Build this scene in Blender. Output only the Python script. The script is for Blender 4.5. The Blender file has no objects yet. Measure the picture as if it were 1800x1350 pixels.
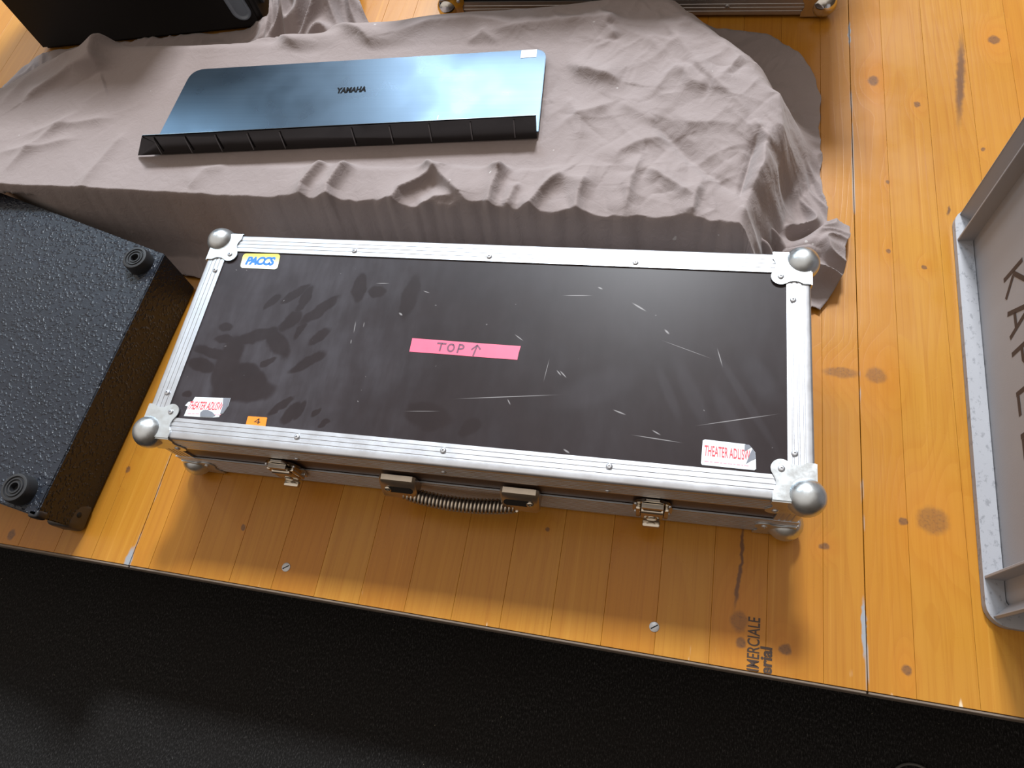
import bpy, bmesh, math, random
import numpy as np
from mathutils import Vector, Matrix

random.seed(7)
SC = bpy.context.scene
COL = SC.collection
PI = math.pi

# ------------------------------------------------------------------ measured camera
F_PX = 1228.84
CAM = np.array([0.6703, -0.2356, 0.9373])
RC = np.array([[0.97663143, 0.15075841, -0.15317615],
               [0.07358399, -0.90418625, -0.42075246],
               [-0.20193174, 0.39964876, -0.89415012]])      # rows: right, down, forward
PHI = -0.02042                                               # turn of the stage boards


def ray(x, y):
    return RC.T @ np.array([(x - 900) / F_PX, (y - 675) / F_PX, 1.0])


def at_z(x, y, z):                                           # pixel of the photo -> point at height z
    d = ray(x, y)
    return Vector(CAM + d * (z - CAM[2]) / d[2])


def at_y(x, y, Y):
    d = ray(x, y)
    return Vector(CAM + d * (Y - CAM[1]) / d[1])


# ------------------------------------------------------------------ node helpers
class NT:
    def __init__(s, name):
        s.m = bpy.data.materials.new(name)
        s.m.use_nodes = True
        s.t = s.m.node_tree
        s.b = s.t.nodes['Principled BSDF']
        s._c = None

    def n(s, typ, **kw):
        nd = s.t.nodes.new(typ)
        for k, v in kw.items():
            setattr(nd, k, v)
        return nd

    def link(s, a, b):
        s.t.links.new(a, b)

    def put(s, sock, v):
        if isinstance(v, bpy.types.NodeSocket):
            s.link(v, sock)
        elif isinstance(v, (tuple, list)) and len(v) == 3 and sock.type == 'RGBA':
            sock.default_value = (*v, 1)
        else:
            sock.default_value = v

    def co(s):
        if s._c is None:
            s._c = s.n('ShaderNodeTexCoord').outputs['Object']
        return s._c

    def math(s, op, a, b=0.0, c=None, clamp=False):
        nd = s.n('ShaderNodeMath', operation=op, use_clamp=clamp)
        s.put(nd.inputs[0], a)
        s.put(nd.inputs[1], b)
        if c is not None:
            s.put(nd.inputs[2], c)
        return nd.outputs[0]

    def mix(s, f, a, b, mode='MIX'):
        nd = s.n('ShaderNodeMix', data_type='RGBA', blend_type=mode)
        s.put(nd.inputs[0], f)
        s.put(nd.inputs[6], a)
        s.put(nd.inputs[7], b)
        return nd.outputs[2]

    def mapping(s, v, loc=(0, 0, 0), rot=(0, 0, 0), scale=(1, 1, 1)):
        nd = s.n('ShaderNodeMapping')
        s.put(nd.inputs[0], v)
        nd.inputs['Location'].default_value = loc
        nd.inputs['Rotation'].default_value = rot
        nd.inputs['Scale'].default_value = scale
        return nd.outputs[0]

    def noise(s, v, scale, detail=3, rough=.55, dist=0.0):
        nd = s.n('ShaderNodeTexNoise')
        s.put(nd.inputs['Vector'], v)
        nd.inputs['Scale'].default_value = scale
        nd.inputs['Detail'].default_value = detail
        nd.inputs['Roughness'].default_value = rough
        nd.inputs['Distortion'].default_value = dist
        return nd.outputs['Fac']

    def ramp(s, f, *stops):
        nd = s.n('ShaderNodeValToRGB')
        s.put(nd.inputs[0], f)
        el = nd.color_ramp.elements
        while len(el) < len(stops):
            el.new(.5)
        for e, (p, c) in zip(el, stops):
            e.position = p
            e.color = (*c, 1) if isinstance(c, (tuple, list)) else (c, c, c, 1)
        return nd.outputs[0]

    def smooth(s, v, a, b, o0=0.0, o1=1.0):
        nd = s.n('ShaderNodeMapRange', interpolation_type='SMOOTHSTEP')
        s.put(nd.inputs[0], v)
        for i, q in enumerate((a, b, o0, o1)):
            nd.inputs[i + 1].default_value = q
        return nd.outputs[0]

    def ellipse(s, v, c, ang, rx, ry, soft=.35):             # 1 inside, 0 outside, in the xy of v
        nd = s.n('ShaderNodeMapping', vector_type='TEXTURE')
        s.put(nd.inputs[0], v)
        nd.inputs['Location'].default_value = (c[0], c[1], 0)
        nd.inputs['Rotation'].default_value = (0, 0, ang)
        nd.inputs['Scale'].default_value = (rx, ry, 1000)
        ln = s.n('ShaderNodeVectorMath', operation='LENGTH')
        s.link(nd.outputs[0], ln.inputs[0])
        return s.smooth(ln.outputs['Value'], 1 + soft, 1 - soft)

    def bump(s, h, strength=.3, dist=.002, normal=None):
        nd = s.n('ShaderNodeBump')
        nd.inputs['Strength'].default_value = strength
        nd.inputs['Distance'].default_value = dist
        s.put(nd.inputs['Height'], h)
        if normal is not None:
            s.link(normal, nd.inputs['Normal'])
        return nd.outputs[0]

    def set(s, **kw):
        names = dict(col='Base Color', rough='Roughness', metal='Metallic', spec='Specular IOR Level', normal='Normal',
                     coat='Coat Weight', coatr='Coat Roughness', sheen='Sheen Weight', aniso='Anisotropic', alpha='Alpha',
                     tint='Specular Tint')
        for k, v in kw.items():
            s.put(s.b.inputs[names[k]], v)
        return s.m


def plain(name, col, rough=.5, metal=0.0, spec=.5, var=.12, scale=60):
    t = NT(name)
    f = t.noise(t.co(), scale, 3)
    c = t.mix(f, tuple(x * (1 - var) for x in col), tuple(min(1, x * (1 + var)) for x in col))
    return t.set(col=c, rough=rough, metal=metal, spec=spec)


# ------------------------------------------------------------------ object helpers
WM = {}


def root(name, loc, label, cat, group=None, rz=0.0):
    o = bpy.data.objects.new(name, None)
    o.empty_display_size = .05
    COL.objects.link(o)
    o.location = loc
    o.rotation_euler = (0, 0, rz)
    WM[o.name] = Matrix.Translation(Vector(loc)) @ Matrix.Rotation(rz, 4, 'Z')
    o['label'] = label
    o['category'] = cat
    if group:
        o['group'] = group
    return o


def obj(name, bm, mat, parent=None, local=False, smooth=35, label=None, frame=None):
    """Link a bmesh as one object. Coordinates are world ones unless local."""
    W = WM[parent.name] if parent is not None else (frame or Matrix.Identity(4))
    if not local:
        bm.transform(W.inverted())
    me = bpy.data.meshes.new(name)
    bm.normal_update()
    bm.to_mesh(me)
    bm.free()
    me.materials.append(mat)
    if smooth:
        me.polygons.foreach_set('use_smooth', [True] * len(me.polygons))
        me.set_sharp_from_angle(angle=math.radians(smooth))
    o = bpy.data.objects.new(name, me)
    COL.objects.link(o)
    if parent is not None:
        o.parent = parent
    else:
        o.matrix_world = W
    WM[o.name] = W
    if label:
        o['label'] = label
    return o


def tag(o, label, cat, group=None):
    o['label'] = label
    o['category'] = cat
    if group:
        o['group'] = group
    return o


def struct(o, label=None):
    o['kind'] = 'structure'
    if label:
        o['label'] = label
    return o


def fix(bm):
    bmesh.ops.recalc_face_normals(bm, faces=bm.faces)
    return bm


def B():
    return bmesh.new()


def box(bm, lo, hi, bev=0.0, seg=2, M=None):
    r = bmesh.ops.create_cube(bm, size=1)
    vs = r['verts']
    for v in vs:
        v.co = Vector([lo[i] + (v.co[i] + .5) * (hi[i] - lo[i]) for i in range(3)])
    if M is not None:
        for v in vs:
            v.co = M @ v.co
    if bev:
        es = {e for v in vs for e in v.link_edges}
        bmesh.ops.bevel(bm, geom=list(es), offset=bev, segments=seg, affect='EDGES', profile=.5)
    return bm


def loft(bm, rings, cap=True, closed=True):
    """Skin a list of equal-length vertex rings."""
    R = [[bm.verts.new(p) for p in r] for r in rings]
    n = len(R[0])
    for a, b in zip(R, R[1:]):
        for i in range(n if closed else n - 1):
            j = (i + 1) % n
            bm.faces.new((a[i], a[j], b[j], b[i]))
    if cap and closed:
        bm.faces.new(list(reversed(R[0])))
        bm.faces.new(R[-1])
    return R


def prism(bm, poly, off):
    """Polygon of 3-D points pushed along the vector off."""
    off = Vector(off)
    loft(bm, [[Vector(p) for p in poly], [Vector(p) + off for p in poly]])
    return fix(bm)


def tube(bm, pts, r, n=8, closed=False, flat=1.0, upv=None):
    pts = [Vector(p) for p in pts]
    N = len(pts)
    rings = []
    for i, p in enumerate(pts):
        a = pts[(i - 1) % N] if (closed or i > 0) else pts[i]
        b = pts[(i + 1) % N] if (closed or i < N - 1) else pts[i]
        t = (b - a).normalized()
        u = (Vector(upv) if upv else (Vector((0, 0, 1)) if abs(t.z) < .9 else Vector((1, 0, 0))))
        s = t.cross(u).normalized()
        w = s.cross(t).normalized()
        rr = r[i] if isinstance(r, (list, tuple)) else r
        rings.append([p + s * (rr * flat * math.cos(k * 2 * PI / n)) + w * (rr * math.sin(k * 2 * PI / n)) for k in range(n)])
    if closed:
        rings.append(rings[0])
        R = [[bm.verts.new(p) for p in r_] for r_ in rings[:-1]]
        R.append(R[0])
        for a, b in zip(R, R[1:]):
            for i in range(n):
                j = (i + 1) % n
                bm.faces.new((a[i], a[j], b[j], b[i]))
    else:
        loft(bm, rings)
    return fix(bm)


def lathe(bm, prof, c, ax=(0, 0, 1), n=32):
    """prof: (radius, height) pairs along the axis from c."""
    ax = Vector(ax).normalized()
    u = ax.orthogonal().normalized()
    w = ax.cross(u)
    c = Vector(c)
    rings = []
    for r, h in prof:
        r = max(r, 1e-5)
        rings.append([c + ax * h + u * (r * math.cos(k * 2 * PI / n)) + w * (r * math.sin(k * 2 * PI / n)) for k in range(n)])
    loft(bm, rings)
    return fix(bm)


def ball(bm, c, r, nu=28, nv=18):
    M = Matrix.Translation(Vector(c))
    bmesh.ops.create_uvsphere(bm, u_segments=nu, v_segments=nv, radius=r, matrix=M)
    return bm


def quadmap(bl, br, tr, tl, lift=0.0):
    bl, br, tr, tl = [Vector(q) for q in (bl, br, tr, tl)]
    nrm = (br - bl).cross(tl - bl).normalized()

    def f(s, t, h=0.0):
        return (bl * (1 - s) + br * s) * (1 - t) + (tl * (1 - s) + tr * s) * t + nrm * (lift + h)
    return f


def strokes(bm, paths, f, w, asp=1.0):
    """Draw polylines given in the unit square as flat ribbons; asp is height over width of the square."""
    for pts in paths:
        P = [Vector((x, y * asp)) for x, y in pts]
        L, Rr = [], []
        for i, p in enumerate(P):
            a = P[i - 1] if i > 0 else P[i]
            b = P[i + 1] if i < len(P) - 1 else P[i]
            d = (b - a).normalized()
            nn = Vector((-d.y, d.x)) * (w / 2)
            e = d * (w * .3) if i in (0, len(P) - 1) else Vector((0, 0))
            if i == 0:
                e = -e
            L.append(p + nn + e)
            Rr.append(p - nn + e)
        va = [bm.verts.new(f(q.x, q.y / asp)) for q in L]
        vb = [bm.verts.new(f(q.x, q.y / asp)) for q in Rr]
        for i in range(len(P) - 1):
            bm.faces.new((vb[i], vb[i + 1], va[i + 1], va[i]))
    return bm


def arc(cx, cy, rx, ry, a0, a1, n=14):
    return [(cx + rx * math.cos(math.radians(a0 + (a1 - a0) * k / n)), cy + ry * math.sin(math.radians(a0 + (a1 - a0) * k / n)))
            for k in range(n + 1)]


def text(bm, body, f, off=0.0, shear=0.0, cut=None, space=1.0):
    """Built-in font, normalised to the unit square and mapped through f."""
    cu = bpy.data.curves.new('lettering', 'FONT')
    cu.body = body
    cu.offset = off
    cu.shear = shear
    cu.space_character = space
    cu.resolution_u = 4
    o = bpy.data.objects.new('lettering', cu)
    COL.objects.link(o)
    bpy.context.view_layer.update()
    me = bpy.data.meshes.new_from_object(o.evaluated_get(bpy.context.evaluated_depsgraph_get()))
    bpy.data.objects.remove(o)
    xs = [v.co.x for v in me.vertices]
    ys = [v.co.y for v in me.vertices]
    x0, x1, y0, y1 = min(xs), max(xs), min(ys), max(ys)
    vs = [bm.verts.new(f((v.co.x - x0) / (x1 - x0), (v.co.y - y0) / (y1 - y0))) for v in me.vertices]
    for pl in me.polygons:
        try:
            bm.faces.new([vs[i] for i in pl.vertices])
        except ValueError:
            pass
    bpy.data.meshes.remove(me)
    return bm


def polyface(bm, pts, f):
    bm.faces.new([bm.verts.new(f(s, t)) for s, t in pts])
    return bm


# ------------------------------------------------------------------ materials
def uv_deck(px, py):
    P = at_z(px, py, 0)
    c, s = math.cos(PHI), math.sin(PHI)
    return (P.x * c + P.y * s, -P.x * s + P.y * c)


def wood_material():
    t = NT('varnished_spruce')
    co = t.co()
    at = t.n('ShaderNodeAttribute', attribute_name='board')
    rnd = at.outputs['Fac']
    sep = t.n('ShaderNodeSeparateXYZ')
    t.link(co, sep.inputs[0])
    # knots: pixel, along-grain and across-grain radii (m)
    knots = [((1747, 70), .010, .009), ((1535, 142), .011, .008), ((1612, 183), .006, .005), ((1560, 320), .004, .003),
             ((1624, 470), .004, .004), ((1562, 442), .004, .003), ((1540, 660), .012, .013), ((1478, 655), .008, .022),
             ((1640, 915), .017, .018), ((1588, 917), .005, .005), ((1449, 960), .004, .006), ((1594, 1178), .006, .005),
             ((1380, 1142), .006, .007), ((1303, 1130), .006, .006), ((963, 931), .003, .003), ((225, 825), .005, .004),
             ((428, 927), .004, .003), ((20, 940), .008, .006), ((1299, 1092), .012, .010), ((1728, 262), .004, .003)]
    field = None
    mask = None
    halo = None
    # slight warp so that knots are not perfect ellipses
    wn = t.n('ShaderNodeTexNoise')
    t.link(co, wn.inputs['Vector'])
    wn.inputs['Scale'].default_value = 90
    warp = t.n('ShaderNodeVectorMath', operation='MULTIPLY_ADD')
    t.link(wn.outputs['Color'], warp.inputs[0])
    warp.inputs[1].default_value = (.006, .006, 0)
    t.link(co, warp.inputs[2])
    wv = t.mapping(warp.outputs[0], loc=(-.003, -.003, 0))
    for (px, py), rv, ru in knots:
        u, v = uv_deck(px, py)
        k = t.ellipse(wv, (u, v), 0, ru, rv, .28)
        k = t.math('MULTIPLY', k, .62 if ru > .009 else .95)
        mask = k if mask is None else t.math('MAXIMUM', mask, k)
        h = t.ellipse(co, (u, v), 0, ru * 2.6, rv * 4.5, .75)
        h = t.math('MULTIPLY', h, min(1.0, ru / .008))
        halo = h if halo is None else t.math('MAXIMUM', halo, h)
    # growth rings: contour lines of a stretched field pushed aside by the knots
    idv = t.n('ShaderNodeCombineXYZ')
    t.link(t.math('MULTIPLY', rnd, 37.0), idv.inputs[2])
    add = t.n('ShaderNodeVectorMath', operation='ADD')
    t.link(t.mapping(co, scale=(9, 1.1, 1)), add.inputs[0])
    t.link(idv.outputs[0], add.inputs[1])
    low = t.noise(add.outputs[0], 1.0, 2, .45)
    fld = t.math('ADD', t.math('MULTIPLY', low, 13.0), t.math('MULTIPLY', halo, 2.2))
    fld = t.math('ADD', fld, t.math('MULTIPLY', sep.outputs[0], 45.0))
    ring = t.math('FRACT', fld)
    line = t.math('MULTIPLY', t.smooth(ring, .35, .93), t.smooth(ring, 1.0, .94))
    add2 = t.n('ShaderNodeVectorMath', operation='ADD')
    t.link(t.mapping(co, scale=(420, 5, 1)), add2.inputs[0])
    t.link(idv.outputs[0], add2.inputs[1])
    fine = t.noise(add2.outputs[0], 1.0, 3, .6)
    big = t.noise(t.mapping(co, scale=(5, 1.6, 1)), 1.0, 3)
    c = t.mix(big, (.375, .152, .015), (.465, .218, .029))
    c = t.mix(t.smooth(rnd, 0, 1, 0, .70), c, (.40, .150, .012))
    c = t.mix(t.math('MULTIPLY', line, .22), c, (.34, .115, .010))
    c = t.mix(t.smooth(fine, .46, .78, 0, .50), c, (.31, .108, .010))
    add3 = t.n('ShaderNodeVectorMath', operation='ADD')
    t.link(t.mapping(co, scale=(95, 1.3, 1)), add3.inputs[0])
    t.link(idv.outputs[0], add3.inputs[1])
    streak = t.noise(add3.outputs[0], 1.0, 4, .6)
    c = t.mix(t.smooth(streak, .45, .75, 0, .42), c, (.36, .14, .014))
    c = t.mix(t.smooth(streak, .42, .25, 0, .30), c, (.60, .31, .055))
    c = t.mix(t.math('MULTIPLY', halo, .30), c, (.50, .17, .018))
    c = t.mix(t.math('MULTIPLY', mask, .85), c, (.15, .070, .032))
    core = t.smooth(t.noise(co, 300, 3), .45, .7)
    c = t.mix(t.math('MULTIPLY', t.math('MULTIPLY', mask, core), .5), c, (.06, .035, .03))
    # dark resin streak and cracks
    for (a, b, w) in [((1690, 75), (1686, 205), .006), ((1306, 925), (1303, 1000), .0022), ((1304, 985), (1292, 1062), .0026),
                      ((1668, 362), (1667, 378), .002)]:
        ua, ub = uv_deck(*a), uv_deck(*b)
        cen = ((ua[0] + ub[0]) / 2, (ua[1] + ub[1]) / 2)
        dx, dy = ub[0] - ua[0], ub[1] - ua[1]
        e = t.ellipse(wv, cen, math.atan2(dy, dx), math.hypot(dx, dy) / 2, w, .5)
        c = t.mix(t.math('MULTIPLY', e, .8), c, (.075, .035, .025))
    # worn pale paint along the joints between the platforms
    for us in (-.059, .939):
        du = t.math('ABSOLUTE', t.math('SUBTRACT', sep.outputs[0], us))
        near = t.smooth(du, .0026, .0012)
        pn = t.smooth(t.noise(t.mapping(co, scale=(60, 9, 1)), 1.0, 3), .52, .60)
        c = t.mix(t.math('MULTIPLY', t.math('MULTIPLY', near, pn), .7), c, (.30, .29, .28))
    for q, ru, rv in [((226, 984), .0055, .017), ((1519, 1105), .0030, .032), ((1493, 60), .002, .03)]:
        u, v = uv_deck(*q)
        c = t.mix(t.ellipse(wv, (u, v), 0, ru, rv, .3), c, (.27, .28, .30))
    # scraped varnish at the front edge
    ed = t.smooth(sep.outputs[1], -.130, -.1515)
    sc = t.smooth(t.noise(t.mapping(co, scale=(70, 14, 1)), 1.0, 3), .64, .72)
    c = t.mix(t.math('MULTIPLY', ed, sc), c, (.66, .52, .36))
    specks = t.smooth(t.noise(co, 55, 2), .77, .80)
    c = t.mix(t.math('MULTIPLY', specks, .6), c, (.10, .05, .02))
    rgh = t.smooth(t.noise(co, 7, 4), .3, .75, .24, .40)
    bmp = t.bump(t.math('SUBTRACT', t.math('MULTIPLY', fine, .4), t.math('MULTIPLY', line, .3)), .12, .0008)
    return t.set(col=c, rough=rgh, spec=.36, normal=bmp)


def carpet_material():
    t = NT('charcoal_needle_felt')
    co = t.co()
    f1 = t.noise(t.mapping(co, scale=(420, 240, 200)), 1.0, 4, .7)
    f2 = t.noise(t.mapping(co, rot=(0, 0, .9), scale=(800, 190, 200)), 1.0, 2, .6)
    f3 = t.noise(co, 6, 3)
    f = t.math('ADD', t.math('MULTIPLY', f1, .6), t.math('MULTIPLY', f2, .4))
    c = t.ramp(f, (.36, (.003, .003, .003)), (.51, (.011, .0105, .010)), (.60, (.036, .034, .034)), (.70, (.11, .105, .10)))
    c = t.mix(t.smooth(f3, .3, .7, 0, .4), c, (.012, .010, .009))
    fl = t.smooth(t.noise(co, 190, 1), .80, .82)
    c = t.mix(t.math('MULTIPLY', fl, .8), c, (.30, .27, .20))
    return t.set(col=c, rough=.95, spec=.15, normal=t.bump(f, .9, .004))


def alu_material():
    t = NT('brushed_aluminium')
    co = t.co()
    f = t.noise(t.mapping(co, scale=(30, 30, 30)), 1.0, 5, .65)
    sc = t.smooth(t.noise(t.mapping(co, rot=(.3, .2, .7), scale=(300, 60, 90)), 1.0, 2), .66, .75)
    c = t.mix(f, (.47, .48, .51), (.57, .58, .61))
    c = t.mix(t.math('MULTIPLY', sc, .12), c, (.45, .44, .45))
    r = t.smooth(f, .3, .7, .36, .46)
    return t.set(col=c, rough=r, metal=.92, spec=.5)


def zinc_material():
    t = NT('zinc_plated_steel')
    co = t.co()
    f = t.noise(co, 70, 5, .65)
    c = t.mix(f, (.50, .54, .57), (.66, .69, .71))
    d = t.smooth(t.noise(co, 35, 4), .58, .72)
    c = t.mix(t.math('MULTIPLY', d, .25), c, (.40, .36, .30))
    return t.set(col=c, rough=t.smooth(f, .3, .7, .26, .40), metal=.95)


def lid_material():
    """Dark phenolic plywood, dusty, with wiped finger and palm marks and pale scratches (world xy = object xy + root)."""
    t = NT('dusty_brown_plywood')
    co = t.co()
    ox, oy = WM['flight_case'].translation.x, WM['flight_case'].translation.y

    def P(px, py):
        q = at_z(px, py, LID_Z)
        return (q.x - ox, q.y - oy)
    wn = t.n('ShaderNodeTexNoise')
    t.link(co, wn.inputs['Vector'])
    wn.inputs['Scale'].default_value = 45
    wn.inputs['Detail'].default_value = 3
    wa = t.n('ShaderNodeVectorMath', operation='MULTIPLY_ADD')
    t.link(wn.outputs['Color'], wa.inputs[0])
    wa.inputs[1].default_value = (.014, .014, 0)
    t.link(co, wa.inputs[2])
    wv = t.mapping(wa.outputs[0], loc=(-.007, -.007, 0))
    def seg(q0, q1, base, sc_, w_, soft, vec):
        pa, pb = P(base[0] + q0[0] / sc_, base[1] + q0[1] / sc_), P(base[0] + q1[0] / sc_, base[1] + q1[1] / sc_)
        dx, dy = pb[0] - pa[0], pb[1] - pa[1]
        return t.ellipse(vec, ((pa[0] + pb[0]) / 2, (pa[1] + pb[1]) / 2), math.atan2(dy, dx), math.hypot(dx, dy) / 2 + w_ * .7, w_, soft)
    K1 = ((320, 430), 3.6)
    K2 = ((800, 430), 2.8125)
    marks = [((520, 395), (610, 320), .0055), ((635, 355), (790, 265), .007), ((730, 410), (810, 280), .007), ((760, 480), (975, 340), .008), ((640, 520), (730, 440), .010),
             ((715, 575), (770, 500), .0055), ((815, 615), (910, 545), .0075), ((695, 790), (880, 690), .008), ((330, 610), (590, 545), .011), ((560, 560), (640, 680), .014),
             ((330, 630), (230, 880), .019), ((230, 915), (530, 920), .018), ((350, 790), (480, 880), .018), ((220, 590), (310, 605), .0065), ((90, 650), (260, 700), .008),
             ((60, 740), (180, 780), .010), ((240, 520), (310, 520), .007), ((500, 760), (570, 730), .006), ((550, 1060), (690, 970), .0055), ((640, 1110), (720, 1020), .009),
             ((710, 1100), (770, 990), .005), ((820, 1075), (870, 1040), .004), ((870, 1140), (910, 1110), .005), ((15, 950), (40, 940), .006), ((1470, 1060), (1640, 1100), .018),
             ((1790, 1180), (1850, 1130), .010), ((1110, 330), (1130, 200), .010), ((1400, 440), (1470, 220), .011), ((1200, 290), (1260, 300), .009)]
    m = None
    for q0, q1, w_ in marks:
        e = seg(q0, q1, *K1, w_, .24, wv)
        m = e if m is None else t.math('MAXIMUM', m, e)
    sep = t.n('ShaderNodeSeparateXYZ')
    t.link(co, sep.inputs[0])
    left = t.smooth(sep.outputs[0], .10, -.36)
    n1 = t.noise(co, 9, 4, .6)
    n2 = t.noise(t.mapping(co, rot=(0, 0, .6), scale=(60, 14, 20)), 1.0, 3)
    dust = t.math('MULTIPLY', t.smooth(n1, .25, .75, .35, 1.0), t.smooth(left, 0, 1, .25, 1.0))
    dust = t.math('MULTIPLY', dust, t.smooth(n2, .3, .75, .65, 1.1))
    dust = t.math('MULTIPLY', dust, t.smooth(m, 0, 1, 1.0, .22))
    st = None
    for q0, q1, w_ in [((1010, 620), (1100, 840), .006), ((1110, 600), (1240, 880), .009), ((1310, 560), (1570, 980), .005), ((1300, 740), (1420, 980), .009),
                       ((1460, 580), (1560, 740), .013), ((560, 760), (820, 660), .020), ((1180, 740), (1230, 840), .006)]:
        e = seg(q0, q1, *K2, w_, .45, co)
        st = e if st is None else t.math('MAXIMUM', st, e)
    dust = t.math('ADD', dust, t.math('MULTIPLY', st, .16))
    c = t.mix(t.noise(co, 30, 2), (.0155, .0098, .0098), (.0225, .0145, .0145))
    c = t.mix(t.math('MULTIPLY', dust, .30, clamp=True), c, (.140, .135, .158))
    for q0, q1, w_, base in [((65, 757), (445, 742), .0005, K2), ((905, 943), (1090, 972), .0005, K2), ((1245, 885), (1545, 842), .0005, K2), ((505, 622), (520, 640), .0007, K2),
                             ((522, 625), (545, 650), .0007, K2), ((790, 817), (835, 835), .0008, K2), ((980, 918), (1010, 935), .0007, K2), ((540, 1012), (560, 1025), .0010, K2),
                             ((885, 290), (935, 320), .0010, K2), ((1040, 420), (1055, 435), .0011, K2), ((300, 445), (330, 468), .0006, K2), ((550, 248), (660, 248), .0004, K2),
                             ((710, 208), (725, 215), .0009, K2), ((1050, 480), (1240, 550), .00025, K2), ((260, 765), (270, 785), .0006, K2), ((440, 660), (462, 575), .0003, K2),
                             ((1085, 545), (1095, 490), .0005, K1), ((1145, 515), (1150, 490), .0004, K1), ((1065, 620), (1068, 600), .0005, K1), ((1375, 430), (1387, 440), .0012, K1),
                             ((1235, 240), (1300, 240), .0005, K1), ((1530, 290), (1560, 300), .0005, K1), ((1430, 1050), (1600, 1050), .0003, K1), ((1300, 520), (1320, 590), .0005, K2)]:
        e = seg(q0, q1, *base, w_, .5, co)
        c = t.mix(t.math('MULTIPLY', e, .55), c, (.40, .38, .38))
    tiny = t.smooth(t.noise(co, 120, 1), .79, .82)
    c = t.mix(t.math('MULTIPLY', tiny, .4), c, (.30, .28, .28))
    r = t.smooth(dust, 0, 1, .34, .50)
    return t.set(col=c, rough=r, spec=.16)


def paint_material():
    t = NT('black_texture_paint')
    co = t.co()
    v = t.n('ShaderNodeTexVoronoi', feature='SMOOTH_F1')
    wn = t.n('ShaderNodeTexNoise')
    t.link(co, wn.inputs['Vector'])
    wn.inputs['Scale'].default_value = 120
    wa = t.n('ShaderNodeVectorMath', operation='MULTIPLY_ADD')
    t.link(wn.outputs['Color'], wa.inputs[0])
    wa.inputs[1].default_value = (.012, .012, .012)
    t.link(co, wa.inputs[2])
    t.link(wa.outputs[0], v.inputs['Vector'])
    v.inputs['Scale'].default_value = 150
    v.inputs['Smoothness'].default_value = .35
    bub = t.smooth(v.outputs['Distance'], .55, .12)
    h = t.math('ADD', bub, t.math('MULTIPLY', t.noise(co, 300, 2), .25))
    c = t.mix(t.noise(co, 25, 3), (.007, .009, .014), (.015, .019, .029))
    return t.set(col=c, rough=.40, spec=.36, normal=t.bump(h, .75, .0016))


def cloth_material():
    t = NT('taupe_cotton')
    co = t.co()
    f = t.noise(co, 14, 4)
    c = t.mix(f, (.232, .188, .178), (.275, .228, .220))
    wv = t.math('ADD', t.noise(t.mapping(co, scale=(900, 140, 140)), 1.0, 2), t.noise(t.mapping(co, scale=(140, 900, 140)), 1.0, 2))
    spots = t.smooth(t.noise(co, 70, 1), .80, .82)
    c = t.mix(t.math('MULTIPLY', spots, .5), c, (.55, .52, .50))
    crush = t.noise(co, 55, 5, .62, 1.2)
    b = t.bump(crush, .30, .005)
    b = t.bump(wv, .12, .0006, b)
    return t.set(col=c, rough=.85, spec=.2, sheen=.15, normal=b)


def crate_material():
    t = NT('grey_polypropylene')
    co = t.co()
    c = t.mix(t.noise(co, 11, 3), (.270, .265, .280), (.310, .305, .320))
    sep = t.n('ShaderNodeSeparateXYZ')
    t.link(co, sep.inputs[0])
    sc = t.smooth(t.noise(t.mapping(co, scale=(150, 90, 90)), 1.0, 4, .7), .54, .66)
    led = t.smooth(sep.outputs[2], .022, .012)
    c = t.mix(t.math('MULTIPLY', t.math('MULTIPLY', sc, led), .55), c, (.12, .12, .13))
    return t.set(col=c, rough=.5, spec=.4, normal=t.bump(t.noise(co, 500, 2), .12, .0006))


def stand_material():
    t = NT('satin_black_sheet_metal')
    co = t.co()
    br = t.noise(t.mapping(co, scale=(5, 260, 60)), 1.0, 4, .6)
    c = t.mix(br, (.040, .062, .088), (.058, .086, .120))
    sm = t.noise(co, 12, 3)
    sc = t.smooth(t.noise(t.mapping(co, rot=(0, 0, 1.1), scale=(260, 22, 22)), 1.0, 2), .765, .785)
    c = t.mix(t.math('MULTIPLY', sc, .4), c, (.35, .37, .40))
    return t.set(col=c, rough=t.smooth(sm, .3, .7, .26, .33), spec=.6, metal=.72)


# ------------------------------------------------------------------ setting: stage platforms, skirt, carpet
WOOD = wood_material()
DECK = Matrix.Rotation(PHI, 4, 'Z')
FLOOR_Z = -.20
EDGE_V = -.1524


def platform(u0, u1, joints, label):
    bm = B()
    lay = bm.verts.layers.float.new('board')
    js = [u0] + joints + [u1]
    for i, (a, b) in enumerate(zip(js, js[1:])):
        g0 = .0005 if i == 0 else .00012
        g1 = .0005 if i == len(js) - 2 else .00012
        n0 = len(bm.verts)
        box(bm, (a + g0, EDGE_V, -.006), (b - g1, 1.85, 0), .0003, 1)
        bm.verts.ensure_lookup_table()
        rv = random.random()
        for v in bm.verts[n0:]:
            v[lay] = rv
    box(bm, (u0 + .0015, EDGE_V + .001, -.034), (u1 - .0015, 1.849, -.0062))
    o = obj('stage_platform', bm, WOOD, None, local=True, smooth=0, frame=DECK)
    return struct(o, label)


j2 = [.498 + .0655 * k for k in range(-8, 7)]
p1 = platform(-1.059, -.059, [-.059 - .0655 * k for k in range(15, 0, -1)], 'varnished pine stage platform under the black speaker at left')
p2 = platform(-.059, .939, j2, 'varnished pine stage platform under the flight case')
p3 = platform(.939, 1.939, [.991 + .0657 * k for k in range(15)], 'varnished pine stage platform under the grey crate')

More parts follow.
